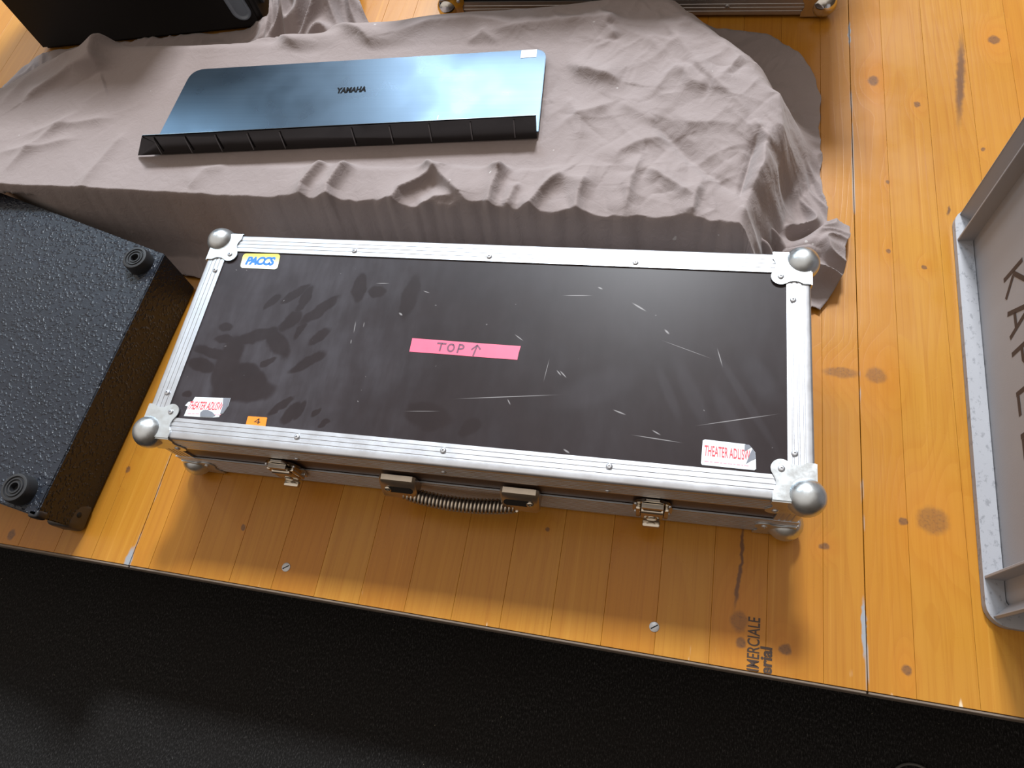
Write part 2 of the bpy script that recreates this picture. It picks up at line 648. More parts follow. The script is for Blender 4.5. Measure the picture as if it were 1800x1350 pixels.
EDGEM = plain('grey_plywood_edge', (.17, .13, .10), .7, var=.3, scale=90)
for k, (u0, u1) in enumerate(((-1.059, -.059), (-.059, .939), (.939, 1.939))):
    bm = B()
    box(bm, (u0 + .001, EDGE_V - .0035, -.034), (u1 - .001, EDGE_V - .0002, -.0012), .0008, 1)
    e = obj('edge_strip', bm, EDGEM, (p1, p2, p3)[k], local=True)

SKIRT = plain('black_skirt_fabric', (.006, .006, .006), .9, var=.2)
bm = B()
box(bm, (-1.059, EDGE_V + .02, FLOOR_Z), (1.939, EDGE_V + .03, -.034))
struct(obj('trim_1', bm, SKIRT, None, local=True, frame=DECK), 'black skirt below the stage edge')

bm = B()
box(bm, (-3.0, -3.0, FLOOR_Z - .02), (4.0, EDGE_V + .4, FLOOR_Z))
struct(obj('floor', bm, carpet_material(), None, local=True), 'black needle felt carpet in front of the stage')

SCREW = plain('dull_steel_screw', (.42, .42, .43), .45, .8)
DARK = plain('black_recess', (.004, .004, .004), .8)
for q in ((503, 997), (1150, 1102)):
    u, v = uv_deck(*q)
    bm = B()
    lathe(bm, [(.0001, 0), (.0062, 0), (.0062, .0006), (.0055, .0010), (.0001, .0011)], (u, v, 0), n=24)
    s = obj('screw_head', bm, SCREW, p2, local=True, label='steel screw sunk in the boards')
    bm = B()
    box(bm, (-.005, -.0007, .0009), (.005, .0007, .00125), M=Matrix.Translation((u, v, 0)) @ Matrix.Rotation(.6, 4, 'Z'))
    obj('slot', bm, DARK, s, local=True)

# stencilled words running off the front edge of the middle platform
INK = plain('dark_brown_print', (.045, .022, .012), .5)
lt = []


def deck_text(body, x0, x1, y0, y1, off, sp=1.0):
    """x: across (pixel columns at the ends), drawn from the front edge inwards."""
    u0, u1, v0, v1 = x0, x1, y0, y1
    f = quadmap((u1, v0, .0004), (u1, v1, .0004), (u0, v1, .0004), (u0, v0, .0004))
    b = B()
    text(b, body, f, off, 0, space=sp)
    bmesh.ops.bisect_plane(b, geom=b.verts[:] + b.edges[:] + b.faces[:], plane_co=(0, EDGE_V + .0006, 0), plane_no=(0, -1, 0), clear_outer=True)
    for fc in b.faces:
        if fc.normal.z < 0:
            fc.normal_flip()
    return obj('lettering', b, INK, p2, local=True, smooth=0)


ua = uv_deck(1311, 1175)
ub = uv_deck(1331, 1086)
deck_text('MMERCIALE', ua[0] + .0005, ua[0] + .0150, EDGE_V - .0058, ub[1], .012)
uc = uv_deck(1336, 1178)
ud = uv_deck(1351, 1138)
deck_text('terial', uc[0] - .0005, uc[0] + .0135, EDGE_V - .008, ud[1], .035)

# ------------------------------------------------------------------ the flight case
W_, D_, H_ = .85, .3277, .1513
LID_Z = H_
ALU, ZINC = alu_material(), zinc_material()
CHROME = plain('nickel_plated_steel', (.55, .50, .43), .14, 1.0, var=.25)
fc = root('flight_case', (W_ / 2, D_ / 2, 0), 'flat black flight case with aluminium edges and pink TOP tape', 'flight case')
LIDM = lid_material()
SIDEM = plain('brown_phenolic_side', (.050, .026, .016), .38, var=.2)


def profile(bm, p0, p1, inw, out, la, lb, th=.0022):
    """Ribbed corner extrusion from p0 to p1: leg la along inw, leg lb down the -out side; p0/p1 on the sharp outer edge.
    inw: direction of the first leg, out: direction of the second leg."""
    inw, out = Vector(inw), Vector(out)
    pts = []

    def leg(n, L, r):
        res = []
        k = max(3, int(L / .0068))
        for i in range(1, k):
            g = r + (L - r) * i / k
            res += [(g - .0013, 0), (g - .0007, .0006), (g + .0007, .0006), (g + .0013, 0)]
        res.append((L, 0))
        res.append((L, th))
        return res
    r = .0045
    la_pts = leg(0, la, r)
    lb_pts = leg(0, lb, r)
    sec = []
    for d, e in reversed(lb_pts):
        sec.append((e, d))
    for k in range(1, 6):
        a = k / 6 * PI / 2
        sec.append((r - r * math.cos(a), r - r * math.sin(a)))
    for d, e in la_pts:
        sec.append((d, e))
    sec.append((th, th))
    sec = [sec[-1]] + sec[:-1]
    loft(bm, [[Vector(p) + inw * a + out * b for a, b in sec] for p in (p0, p1)])
    return fix(bm)


def rivet(bm, c, ax, r=.0039):
    lathe(bm, [(r * 1.0, -.0006), (r, .0004), (r * .86, .0013), (r * .55, .0019), (r * .34, .0019), (r * .30, .0004), (.0001, .0003)], c, ax, 18)
    return bm


def leaf_outline():
    L, Rr, r = .046, .0365, .0115
    a0 = math.radians(-38)
    p0, p1 = Vector((L, .009)), Vector((Rr + r * math.cos(a0), Rr + r * math.sin(a0)))
    ctl = Vector((.0385, .0195))
    half = [p0 * (1 - k / 8) ** 2 + ctl * 2 * (k / 8) * (1 - k / 8) + p1 * (k / 8) ** 2 for k in range(8)]
    pts = [(0, 0), (L, 0)] + [(v.x, v.y) for v in half]
    for k in range(13):
        a = a0 + (math.radians(90) - 2 * a0) * k / 12
        pts.append((Rr + r * math.cos(a), Rr + r * math.sin(a)))
    pts += [(v.y, v.x) for v in reversed(half)] + [(0, L)]
    return pts


LEAF = leaf_outline()


def corner(parent, P, s, zc=None, r=.022, scale=1.0, mat=None, off=.009, local=False):
    """Ball corner with three riveted leaves. P: outer corner, s: inward signs."""
    P = Vector(P)
    bm = B()
    c = P + Vector((s[0] * off, s[1] * off, s[2] * off))
    if zc is not None:
        c.z = zc
    ball(bm, c, r)
    riv = []
    for k in range(3):
        i, j = [q for q in range(3) if q != k]
        ei, ej, n = Vector((0, 0, 0)), Vector((0, 0, 0)), Vector((0, 0, 0))
        ei[i], ej[j], n[k] = s[i], s[j], -s[k]
        base = [P + ei * (a * scale) + ej * (b * scale) + n * .0001 for a, b in LEAF]
        b2 = B()
        prism(b2, base, n * .0017)
        me = bpy.data.meshes.new('tmp')
        b2.to_mesh(me)
        b2.free()
        bm.from_mesh(me)
        bpy.data.meshes.remove(me)
        riv.append((P + ei * (.0365 * scale) + ej * (.0365 * scale) + n * .0018, n))
    o = obj('corner_ball', bm, mat or ZINC, parent, local=local, smooth=40)
    for c_, n_ in riv:
        b2 = B()
        rivet(b2, c_, n_)
        obj('rivet', b2, ALU, o, local=local)
    return o


# panels
bm = B()
box(bm, (.026, .026, H_ - .009), (W_ - .026, D_ - .026, H_ - .0018))
obj('lid_panel', bm, LIDM, fc, smooth=0, label='dusty dark brown lid panel with finger marks and scratches')
for nm, lo, hi in (('front_panel', (.02, .0030, .03), (W_ - .02, .010, H_ - .02)), ('back_panel', (.02, D_ - .010, .03), (W_ - .02, D_ - .003, H_ - .02)),
                   ('side_panel', (.003, .02, .03), (.010, D_ - .02, H_ - .02)), ('side_panel', (W_ - .010, .02, .03), (W_ - .003, D_ - .02, H_ - .02)),
                   ('bottom_panel', (.02, .02, .006), (W_ - .02, D_ - .02, .012))):
    bm = B()
    box(bm, lo, hi)
    obj(nm, bm, SIDEM, fc, smooth=0)
ZB = .004                                                    # underside of the frame
for y0, d in ((0, 1), (D_, -1)):
    bm = B()
    profile(bm, (0, y0, H_), (W_, y0, H_), (0, d, 0), (0, 0, -1), .0295, .041)
    obj('edge_profile', bm, ALU, fc)
    bm = B()
    profile(bm, (0, y0, ZB), (W_, y0, ZB), (0, d, 0), (0, 0, 1), .0295, .062)
    obj('edge_profile', bm, ALU, fc)
for x0, d in ((0, 1), (W_, -1)):
    bm = B()
    profile(bm, (x0, .0302, H_ - .0001), (x0, D_ - .0302, H_ - .0001), (d, 0, 0), (0, 0, -1), .0295, .041)
    obj('edge_profile', bm, ALU, fc)
    bm = B()
    profile(bm, (x0, .0302, ZB), (x0, D_ - .0302, ZB), (d, 0, 0), (0, 0, 1), .0295, .062)
    obj('edge_profile', bm, ALU, fc)
for x0 in (0, W_):
    for y0 in (0, D_):
        sx, sy = (1 if x0 == 0 else -1), (1 if y0 == 0 else -1)
        bm = B()
        profile(bm, (x0 + sx * .0006, y0 + sy * .0006, .05), (x0 + sx * .0006, y0 + sy * .0006, H_ - .03), (sx, 0, 0), (0, sy, 0), .030, .030)
        obj('corner_profile', bm, ALU, fc)
        corner(fc, (x0, y0, H_), (sx, sy, -1))
        corner(fc, (x0, y0, ZB), (sx, sy, 1), zc=.0235)
for q in [(623, 441), (860, 451), (1117, 462), (522, 768), (779, 792), (1071, 820), (378, 475), (294, 690), (1394, 527), (1397, 797)]:
    bm = B()
    rivet(bm, at_z(*q, H_), (0, 0, 1))
    obj('rivet', bm, ALU, fc)
for q in [(524, 808), (780, 830), (1068, 863)]:
    P = at_y(*q, 0)
    P.z = max(P.z, .118)
    bm = B()
    rivet(bm, P, (0, -1, 0), .0034)
    obj('rivet', bm, ALU, fc)


def latch(xc):
    z0 = .072
    bm = B()
    pts = []
    for x, z in [(-.024, -.010), (-.020, -.026), (-.008, -.029), (.008, -.029), (.020, -.026), (.024, -.010), (.024, .012), (.019, .026), (.008, .034),
                 (-.008, .034), (-.019, .026), (-.024, .012)]:
        pts.append((xc + x, -.0003, z0 + z))
    prism(bm, pts, (0, -.0035, 0))
    L = obj('latch', bm, CHROME, fc, label='nickel butterfly latch')
    bm = B()
    box(bm, (xc - .014, -.012, z0 - .024), (xc + .014, -.0036, z0 + .008), .003, 2)
    obj('latch_body', bm, CHROME, L)
    for sx in (-1, 1):
        bm = B()
        box(bm, (xc + sx * .017 - .0028, -.010, z0 - .020), (xc + sx * .017 + .0028, -.0034, z0 + .018), .0015, 2)
        obj('latch_cheek', bm, CHROME, L)
    bm = B()
    tube(bm, [(xc - .013, -.0085, z0 + .010), (xc + .013, -.0085, z0 + .010)], .0052, 14)
    prism(bm, [(xc - .010, -.0045, z0 + .014), (xc + .010, -.0045, z0 + .014), (xc + .013, -.0045, z0 + .028), (xc - .013, -.0045, z0 + .028)], (0, -.006, 0))
    obj('latch_hook', bm, CHROME, L)
    bm = B()
    box(bm, (xc - .011, -.0205, z0 - .030), (xc + .011, -.0115, z0 - .022), .0022, 2)
    lathe(bm, [(.0068, 0), (.0068, .0012), (.0058, .002), (.0001, .002)], (xc, -.0119, z0 - .012), (0, -1, 0), 20)
    obj('latch_wing', bm, CHROME, L)
    for sx in (-1, 1):
        for dz in (-.014, .020):
            bm = B()
            rivet(bm, (xc + sx * .0205, -.0038, z0 + dz), (0, -1, 0), .0022)
            obj('rivet', bm, ALU, L)


latch(.180)
latch(.6765)

# sprung handle
HX0, HX1, HZ = .322, .536, .070
hd = B()
path = []
for k in range(41):
    t_ = k / 40
    x = HX0 + .030 + (HX1 - HX0 - .060) * t_
    s_ = math.sin(PI * t_) ** .75
    path.append(Vector((x, -.0135 - .0075 * s_, HZ - .010 - .004 * s_)))
NIC = plain('worn_nickel', (.50, .44, .37), .28, 1.0, var=.2)
tube(hd, path, .0045, 10, flat=1.6)
hroot = obj('handle', hd, plain('handle_core', (.10, .08, .07), .5, .4), fc, label='sprung metal carrying handle')
bm = B()
turns, per = 30, 14
hel = []
for i in range(turns * per + 1):
    t_ = i / (turns * per)
    k = t_ * 40
    a = int(min(39, k))
    p = path[a].lerp(path[a + 1], k - a)
    ang = 2 * PI * turns * t_
    hel.append(p + Vector((0, -.0088 * math.cos(ang), .0078 * math.sin(ang))))
tube(bm, hel, .00165, 6)
obj('spring_grip', bm, NIC, hroot)
bm = B()
strap = [Vector((HX0 + .004, -.004, HZ - .012))] + [p + Vector((0, -.003, -.009)) for p in path[2:39:4]] + [Vector((HX1 - .004, -.004, HZ - .012))]
tube(bm, strap, .0022, 8, flat=2.4)
obj('strap', bm, NIC, hroot)
for x0, x1, slot in ((HX0, HX0 + .050, 1), (HX1 - .050, HX1, -1)):
    bm = B()
    # bent plate that holds the strap end: flat top, face sloping outwards
    sec = [(-.0005, HZ + .022), (-.0075, HZ + .021), (-.0100, HZ + .018), (-.0215, HZ - .006), (-.0215, HZ - .011), (-.0190, HZ - .013), (-.0005, HZ - .013)]
    rings = []
    for xx, k_ in ((x0, .86), (x0 + .0035, 1.0), (x1 - .0035, 1.0), (x1, .86)):
        rings.append([Vector((xx, y * k_, HZ + (z - HZ) * k_)) for y, z in sec])
    loft(bm, rings)
    fix(bm)
    br = obj('handle_bracket', bm, NIC, hroot)
    fo = Vector((0, -.0100, HZ + .018))
    fd = (Vector((0, -.0215, HZ - .006)) - fo).normalized()
    fn = Vector((0, fd.z, -fd.y))
    if fn.y > 0:
        fn = -fn
    xs = (x0 + .011, x1 - .009) if slot > 0 else (x0 + .009, x1 - .011)
    bm = B()
    ring = []
    for k in range(24):
        a = 2 * PI * (k + .5) / 24
        cx = xs[1] if math.cos(a) > 0 else xs[0]
        ring.append(Vector((cx + .0050 * math.cos(a), 0, 0)) + fo + fd * (.0135 + .0050 * math.sin(a)) + fn * .0001)
    prism(bm, ring, fn * .0004)
    obj('slot', bm, DARK, br)
    bm = B()
    rivet(bm, Vector(((xs[0] if slot > 0 else xs[1]), 0, 0)) + fo + fd * .0135 + fn * .0008, fn, .0050)
    obj('rivet', bm, CHROME, br)

# stickers on the lid
LZ = H_ - .0018 + .0002


def lidquad(bl, br, tr, tl, lift=0.0):
    return quadmap(at_z(*bl, LZ), at_z(*br, LZ), at_z(*tr, LZ), at_z(*tl, LZ), lift)


def rrect(rx, ry, n=5):
    out = []
    for cx, cy, a0 in ((1 - rx, 1 - ry, 0), (rx, 1 - ry, 90), (rx, ry, 180), (1 - rx, ry, 270)):
        for k in range(n + 1):
            a = math.radians(a0 + 90 * k / n)
            out.append((cx + rx * math.cos(a), cy + ry * math.sin(a)))
    return out


def sheet(pts, f, th=.0003):
    b = B()
    a = [f(s, t_, 0) for s, t_ in pts]
    prism(b, a, (0, 0, th))
    return b


# yellow and white PA sticker
t = NT('yellow_white_sticker')
uvw = t.n('ShaderNodeTexCoord').outputs['Generated']
sp = t.n('ShaderNodeSeparateXYZ')
t.link(uvw, sp.inputs[0])
STK = t.set(col=t.mix(t.smooth(sp.outputs[1], .15, .95), (.80, .83, .62), (.80, .66, .08)), rough=.4)
f = lidquad((421.7, 470.8), (487.5, 473.7), (493.3, 446.7), (428.3, 445.8))
st = obj('sticker', sheet(rrect(.08, .2), f), STK, fc, smooth=0, label='yellow and white sticker lettered PACCS in blue')
bm = B()
text(bm, 'PACCS', quadmap(f(.11, .22), f(.90, .22), f(.90, .80), f(.11, .80), .00045), .055, .25, space=.86)
obj('lettering', bm, plain('blue_print', (.012, .16, .62), .4), st, smooth=0)

# pink tape
t = NT('pink_gaffer_tape')
uvw = t.n('ShaderNodeTexCoord').outputs['Generated']
TAPE = t.set(col=t.mix(t.noise(t.co(), 60, 3), (.74, .085, .165), (.80, .115, .205)), rough=.45)
f = lidquad((719.5, 618.2), (909.3, 632.5), (915.5, 608.6), (724.8, 594.5))
tp = obj('tape_strip', sheet([(0, 0), (.3, .01), (.7, -.01), (1, 0), (.997, .5), (1, 1), (.6, .99), (.2, 1.0), (0, 1)], f, .0002), TAPE, fc, smooth=0,
         label='strip of pink tape marked TOP with an arrow')
asp = .115
bm = B()
w = .0150
strokes(bm, [[(.248, .76), (.325, .77)], [(.285, .76), (.281, .24)],
             arc(.379, .50, .029, .26, 60, 420), [(.446, .20), (.452, .77)],
             [(.452, .77)] + arc(.468, .615, .026, .15, 80, -90) + [(.452, .46)],
             [(.597, .06), (.612, .80)], [(.572, .50), (.613, .84), (.646, .56)]], quadmap(f(0, 0), f(1, 0), f(1, 1), f(0, 1), .0004), w, asp)
obj('lettering', bm, plain('marker_ink', (.13, .03, .07), .5), tp, smooth=0)

# torn red-lettered stickers
WHITE = plain('white_paper', (.68, .72, .76), .45, var=.05)
RED = plain('red_print', (.62, .045, .06), .45)
PINKP = plain('pale_red_print', (.62, .33, .38), .45)
GREYP = plain('torn_grey_backing', (.16, .17, .20), .55, var=.25)


def theatre_sticker(quad, outline, words, x0, x1, label, torn):
    f_ = lidquad(*quad)
    s_ = obj('sticker', sheet(outline, f_), WHITE, fc, smooth=0, label=label)
    b = B()
    text(b, words, quadmap(f_(x0, .36), f_(x1, .36), f_(x1, .78), f_(x0, .78), .00045), .016, 0, space=1.0)
    # clip to the sheet on its right end
    obj('lettering', b, RED, s_, smooth=0)
    b = B()
    x = .06
    while x < .86:
        wd = random.uniform(.03, .10)
        polyface(b, [(x, .13), (x + wd, .13), (x + wd, .17), (x, .17)], quadmap(f_(0, 0), f_(1, 0), f_(1, 1), f_(0, 1), .00045))
        x += wd + .02
    obj('fine_print', b, PINKP, s_, smooth=0)
    for pl in torn:
        b = B()
        prism(b, [f_(s1, t1, .0005) for s1, t1 in pl], (0, 0, .0002))
        obj('torn_patch', b, GREYP, s_, smooth=0)


theatre_sticker(((1232, 817), (1329, 827), (1328, 783), (1234.5, 772)),
                [(.02, 0), (.97, 0), (1, .06), (1, .40), (.99, .72), (.93, .88), (.86, .97), (.80, 1), (.05, 1), (.01, .95), (0, .06)],
                'THEATER ADLISW', .05, .90, 'torn white sticker lettered THEATER ADLISW at the right front corner',
                [[(.79, .70), (.80, .98), (.88, .99), (.92, .90), (.83, .76)], [(.82, .22), (.90, .66), (.94, .84), (.985, .72), (.995, .46), (.91, .36)]])
theatre_sticker(((323, 732), (395, 735), (405.5, 700), (343, 698)),
                [(0, .02), (.40, 0), (.70, 0), (.86, .04), (.86, .20), (.93, .22), (1, .60), (1, 1), (.0, 1), (.0, .78), (-.10, .74), (-.13, .55), (-.04, .50)],
                'THEATER ADLISW', -.04, .86, 'torn white sticker lettered THEATER ADLISW at the left front corner',
                [[(.86, .22), (.93, .24), (.995, .60), (.995, .99), (.80, .99), (.86, .60)], [(.40, .02), (.36, .22), (.40, .34), (.52, .36), (.66, .26), (.76, .10), (.70, .02)]])
# orange number sticker
f = lidquad((432, 747.2), (466.7, 749.9), (470, 733.9), (436, 731.5))
so = obj('sticker', sheet(rrect(.05, .1, 3), f), plain('orange_sticker', (.86, .24, .012), .4), fc, smooth=0, label='small orange sticker with a 4')
bm = B()
strokes(bm, [[(.60, .25), (.60, .78)], [(.60, .78), (.40, .42), (.68, .42)]], quadmap(f(0, 0), f(1, 0), f(1, 1), f(0, 1), .0005), .055, .5)
obj('lettering', bm, plain('black_print', (.02, .012, .01), .5), so, smooth=0)

# ------------------------------------------------------------------ draped cloth
rng = np.random.default_rng(11)


def pnoise(x, y, seed):
    r = np.random.default_rng(seed)
    perm = r.permutation(256)
    ga = r.random(256) * 2 * np.pi
    xi, yi = np.floor(x).astype(int), np.floor(y).astype(int)
    xf, yf = x - xi, y - yi
    u = xf * xf * xf * (xf * (xf * 6 - 15) + 10)
    v = yf * yf * yf * (yf * (yf * 6 - 15) + 10)

    def g(ix, iy, dx, dy):
        h = perm[(perm[ix & 255] + iy) & 255]
        return np.cos(ga[h]) * dx + np.sin(ga[h]) * dy
    a = g(xi, yi, xf, yf) * (1 - u) + g(xi + 1, yi, xf - 1, yf) * u
    b = g(xi, yi + 1, xf, yf - 1) * (1 - u) + g(xi + 1, yi + 1, xf - 1, yf - 1) * u
    return (a * (1 - v) + b * v) * 1.45


def sstep(x, a, b):
    t_ = np.clip((x - a) / (b - a), 0, 1)
    return t_ * t_ * (3 - 2 * t_)


def seg_dist(X, Y, P):
    """signed distance to a polyline and arc parameter 0..1"""
    best = np.full(X.shape, 1e9)
    sg = np.zeros(X.shape)
    tt = np.zeros(X.shape)
    L = [math.dist(a, b) for a, b in zip(P, P[1:])]
    tot, acc = sum(L), 0
    for (a, b), l in zip(zip(P, P[1:]), L):
        dx, dy = (b[0] - a[0]) / l, (b[1] - a[1]) / l
        px, py = X - a[0], Y - a[1]
        s = np.clip(px * dx + py * dy, 0, l)
        ex, ey = px - s * dx, py - s * dy
        d = np.hypot(ex, ey)
        m = d < best
        best = np.where(m, d, best)
        sg = np.where(m, np.sign(dx * py - dy * px), sg)
        tt = np.where(m, (acc + s) / tot, tt)
        acc += l
    return best, sg, tt


HS = .105                                                    # height of the speaker that lies at the left
CH = .140                                                    # height of the covered case
xs = np.concatenate([np.linspace(-.90, .745, 780, endpoint=False), np.linspace(.745, .965, 230)])
ys = np.concatenate([np.linspace(.338, .372, 14, endpoint=False), np.linspace(.372, .440, 62, endpoint=False), np.linspace(.440, .86, 230, endpoint=False),
                     np.linspace(.86, 1.14, 80)])
X, Y = np.meshgrid(xs, ys)
# wandering of the sheet, strongest on the front hang
pl = pnoise(X * 16 + Y * 5, Y * 2.5, 3) * .5 + pnoise(X * 37 - Y * 9, Y * 4, 4) * .35
right_w = sstep(X, -.10, .35)
rg = (np.abs(pnoise(X * 13 + Y * 7, Y * 2.2, 6)) - .22) * .55 + (np.abs(pnoise(X * 29 - Y * 6, Y * 3, 7)) - .2) * .35
yy = Y + ((.0050 * right_w + .0015) * pl + (.016 * right_w + .005) * rg) * (1 - sstep(Y, .42, .47))
xx = X + .010 * pnoise(X * 6, Y * 14, 5) * sstep(X, .70, .80)
rim = [((0, 330), -.006), ((300, 342), -.008), ((450, 346), -.013), ((680, 352), -.019), ((1000, 367), -.022), ((1240, 378), -.022), ((1322, 384), -.022)]
poly = [(-.56, .416)] + [(at_z(*q, CH).x, at_z(*q, CH).y + o) for q, o in rim] + [(.792, .43), (.806, .50), (.815, .56), (.805, .62), (.770, .69), (.715, .756), (.650, .832),
        (.58, .840), (.38, .822), (.20, .803), (.09, .785), (-.05, .750), (-.26, .752), (-.40, .752), (-.50, .715), (-.58, .65), (-.61, .55)]
n = len(poly)
inside = np.zeros(X.shape, bool)
d = np.full(X.shape, 1e9)
nx = np.zeros(X.shape)
ny = np.zeros(X.shape)
for i in range(n):
    a, b = poly[i], poly[(i + 1) % n]
    cond = ((a[1] > yy) != (b[1] > yy)) & (xx < (b[0] - a[0]) * (yy - a[1]) / (b[1] - a[1] + 1e-12) + a[0])
    inside ^= cond
    l = math.dist(a, b)
    dx, dy = (b[0] - a[0]) / l, (b[1] - a[1]) / l
    px, py = xx - a[0], yy - a[1]
    s = np.clip(px * dx + py * dy, 0, l)
    ex, ey = px - s * dx, py - s * dy
    dd = np.hypot(ex, ey)
    m = dd < d
    d = np.where(m, dd, d)
    nx = np.where(m, ex / (dd + 1e-9), nx)
    ny = np.where(m, ey / (dd + 1e-9), ny)
nx, ny = np.where(inside, -nx, nx), np.where(inside, -ny, ny)    # outward direction on both sides of the rim
wf = np.clip(-ny, 0, 1) ** 2
wb = np.clip(ny, 0, 1) ** 2
wr = np.clip(nx, 0, 1) ** 2
wl = np.clip(-nx, 0, 1) ** 2
rw = .060 + .045 * sstep(Y, .52, .62)
wid = wf * .026 + wb * .14 + wr * rw + wl * .22
sd = np.where(inside, -d, d)
rnd = .016 * wf + .016 * (1 - wf)
tpar = np.clip((sd + rnd) / (wid + rnd), 0, 1)
pw = np.where(wf > .5, .85, 1.0)
tp_ = tpar ** pw
Z = CH * (1 - tp_) ** 2 * (1 + 2 * tp_)
crown = Z / CH                                               # 1 on top, 0 on the boards
sag = .006 * pnoise(X * 3.2, Y * 4.5, 21)
Z = Z + sag * crown

FOLDS = [  # pixel polyline, height, width on the left, width on the right of the travel
    ([(560, 36), (600, 44), (635, 60), (655, 80), (676, 98)], .010, .045, .010),
    ([(430, 66), (487, 58), (512, 76), (532, 92), (552, 108)], .011, .045, .011),
    ([(196, 56), (182, 85), (176, 110), (181, 132)], .020, .014, .045),
    ([(180, 125), (135, 134), (90, 155), (42, 182)], .008, .007, .025),
    ([(140, 90), (110, 118), (60, 140), (0, 190)], .006, .02, .03),
    ([(957, 92), (986, 108), (1019, 126), (1054, 137), (1092, 145)], .012, .035, .011),
    ([(708, 250), (740, 284), (769, 311), (834, 376)], .015, .034, .008),
    ([(612, 250), (573, 294), (537, 334), (529, 366)], .012, .007, .022),
    ([(648, 254), (611, 298), (583, 336), (580, 370), (596, 400)], .013, .007, .022),
    ([(775, 308), (706, 342), (678, 376)], .013, .007, .020),
    ([(800, 352), (765, 352), (735, 366)], .008, .007, .014),
    ([(893, 284), (866, 347), (856, 390)], .013, .007, .022),
    ([(915, 325), (905, 340), (890, 376)], .009, .007, .016),
    ([(860, 290), (872, 306), (885, 312)], .006, .012, .006),
    ([(990, 312), (950, 345), (922, 384)], .012, .007, .020),
    ([(1030, 318), (1016, 350), (1012, 384)], .009, .007, .016),
    ([(1128, 272), (1110, 320), (1096, 382)], .008, .008, .020),
    ([(1232, 326), (1222, 350), (1215, 384)], .008, .007, .016),
    ([(1138, 298), (1175, 322), (1218, 352)], .008, .010, .008),
    ([(1086, 179), (1120, 198), (1157, 218)], .005, .030, .012),
    ([(1157, 216), (1180, 236), (1222, 276), (1303, 338)], -.009, .022, .012),
    ([(1333, 232), (1322, 268), (1302, 338)], -.011, .007, .006),
    ([(1345, 250), (1342, 290), (1322, 330)], .007, .016, .012),
    ([(1325, 211), (1347, 240), (1364, 254)], .006, .008, .010),
    ([(1370, 137), (1378, 195), (1382, 253), (1368, 288)], .008, .009, .014),
    ([(1160, 35), (1195, 80), (1240, 130), (1325, 211)], .006, .026, .014),
    ([(1260, 150), (1280, 128), (1305, 98)], .005, .008, .010),
    ([(1150, 165), (1172, 135), (1195, 118)], .005, .010, .010),
    ([(1190, 120), (1215, 150), (1245, 158)], .007, .026, .012),
    ([(960, 235), (1005, 205), (1075, 182)], .005, .016, .010),
    ([(955, 205), (985, 190), (1010, 170)], .004, .012, .008),
    ([(1000, 175), (1018, 205), (1022, 245)], .004, .012, .010),
    ([(1075, 290), (1090, 268), (1130, 250), (1175, 240)], .007, .030, .010),
    ([(950, 295), (990, 318), (1050, 325)], .006, .030, .014),
    ([(1180, 210), (1220, 218), (1262, 215), (1310, 222)], .005, .030, .012),
    ([(700, 62), (760, 45), (830, 38), (900, 50)], .007, .03, .012),
    ([(860, 60), (930, 48), (1010, 40), (1095, 46)], .007, .03, .012),
    ([(1080, 30), (1065, 52), (1085, 70)], .007, .012, .020),
    ([(880, 80), (850, 62), (820, 78)], .006, .014, .010),
    ([(330, 330), (360, 300), (400, 285)], .004, .014, .014),
    ([(10, 300), (80, 240), (140, 195)], .005, .014, .010),
    ([(140, 330), (180, 280), (220, 230)], .004, .012, .010),
    ([(40, 240), (110, 220), (200, 205)], .004, .014, .010),
    ([(0, 270), (60, 262), (130, 240)], .004, .012, .010),
    ([(1300, 362), (1330, 384), (1345, 400)], .006, .010, .010),
]
prot = lambda px_, py_: (lambda p_: (p_.x, p_.y))(at_z(px_, py_, CH))
topmask = sstep(crown, .55, .92)
for pts, A, wl_, wr_ in FOLDS:
    P = [prot(*q) for q in pts]
    dd, sg, tt = seg_dist(X, Y, P)
    w_ = np.where(sg >= 0, wl_, wr_)
    env = np.clip(sstep(tt, -.12, .25) * (1 - sstep(tt, .80, 1.08)), 0, 1)
    Z += 1.5 * A * np.exp(-(np.sqrt(dd * dd + 1e-6) / w_) ** 1.3) * env * sstep(crown, .08, .55)
# many random creases with sharp crests and wide flanks, denser towards the right end
for k in range(260):
    x = .95 - abs(rng.normal(0, .36)) if k < 190 else rng.uniform(-.7, .7)
    y = rng.uniform(.40, .84)
    an = rng.choice([rng.normal(-.75, .3), rng.normal(.9, .3), rng.uniform(0, PI)])
    ln = rng.uniform(.04, .16)
    A = rng.uniform(.0010, .0036) * (1 if rng.random() < .65 else -1) * (1.0 if x > .42 else .35)
    w_ = rng.uniform(.005, .017)
    P = [(x + math.cos(an) * ln * q + .006 * rng.normal(), y + math.sin(an) * ln * q + .006 * rng.normal()) for q in (-.5, 0, .5)]
    sel = (np.abs(X - x) < .15) & (np.abs(Y - y) < .15)
    dd, sg, tt = seg_dist(X[sel], Y[sel], P)
    Z[sel] += A * np.exp(-(np.sqrt(dd * dd + 4e-6) / (w_ * np.where(sg > 0, 1.0, .5))) ** 1.15) * np.sin(np.clip(tt, 0, 1) * PI) * sstep(crown[sel], .2, .8)
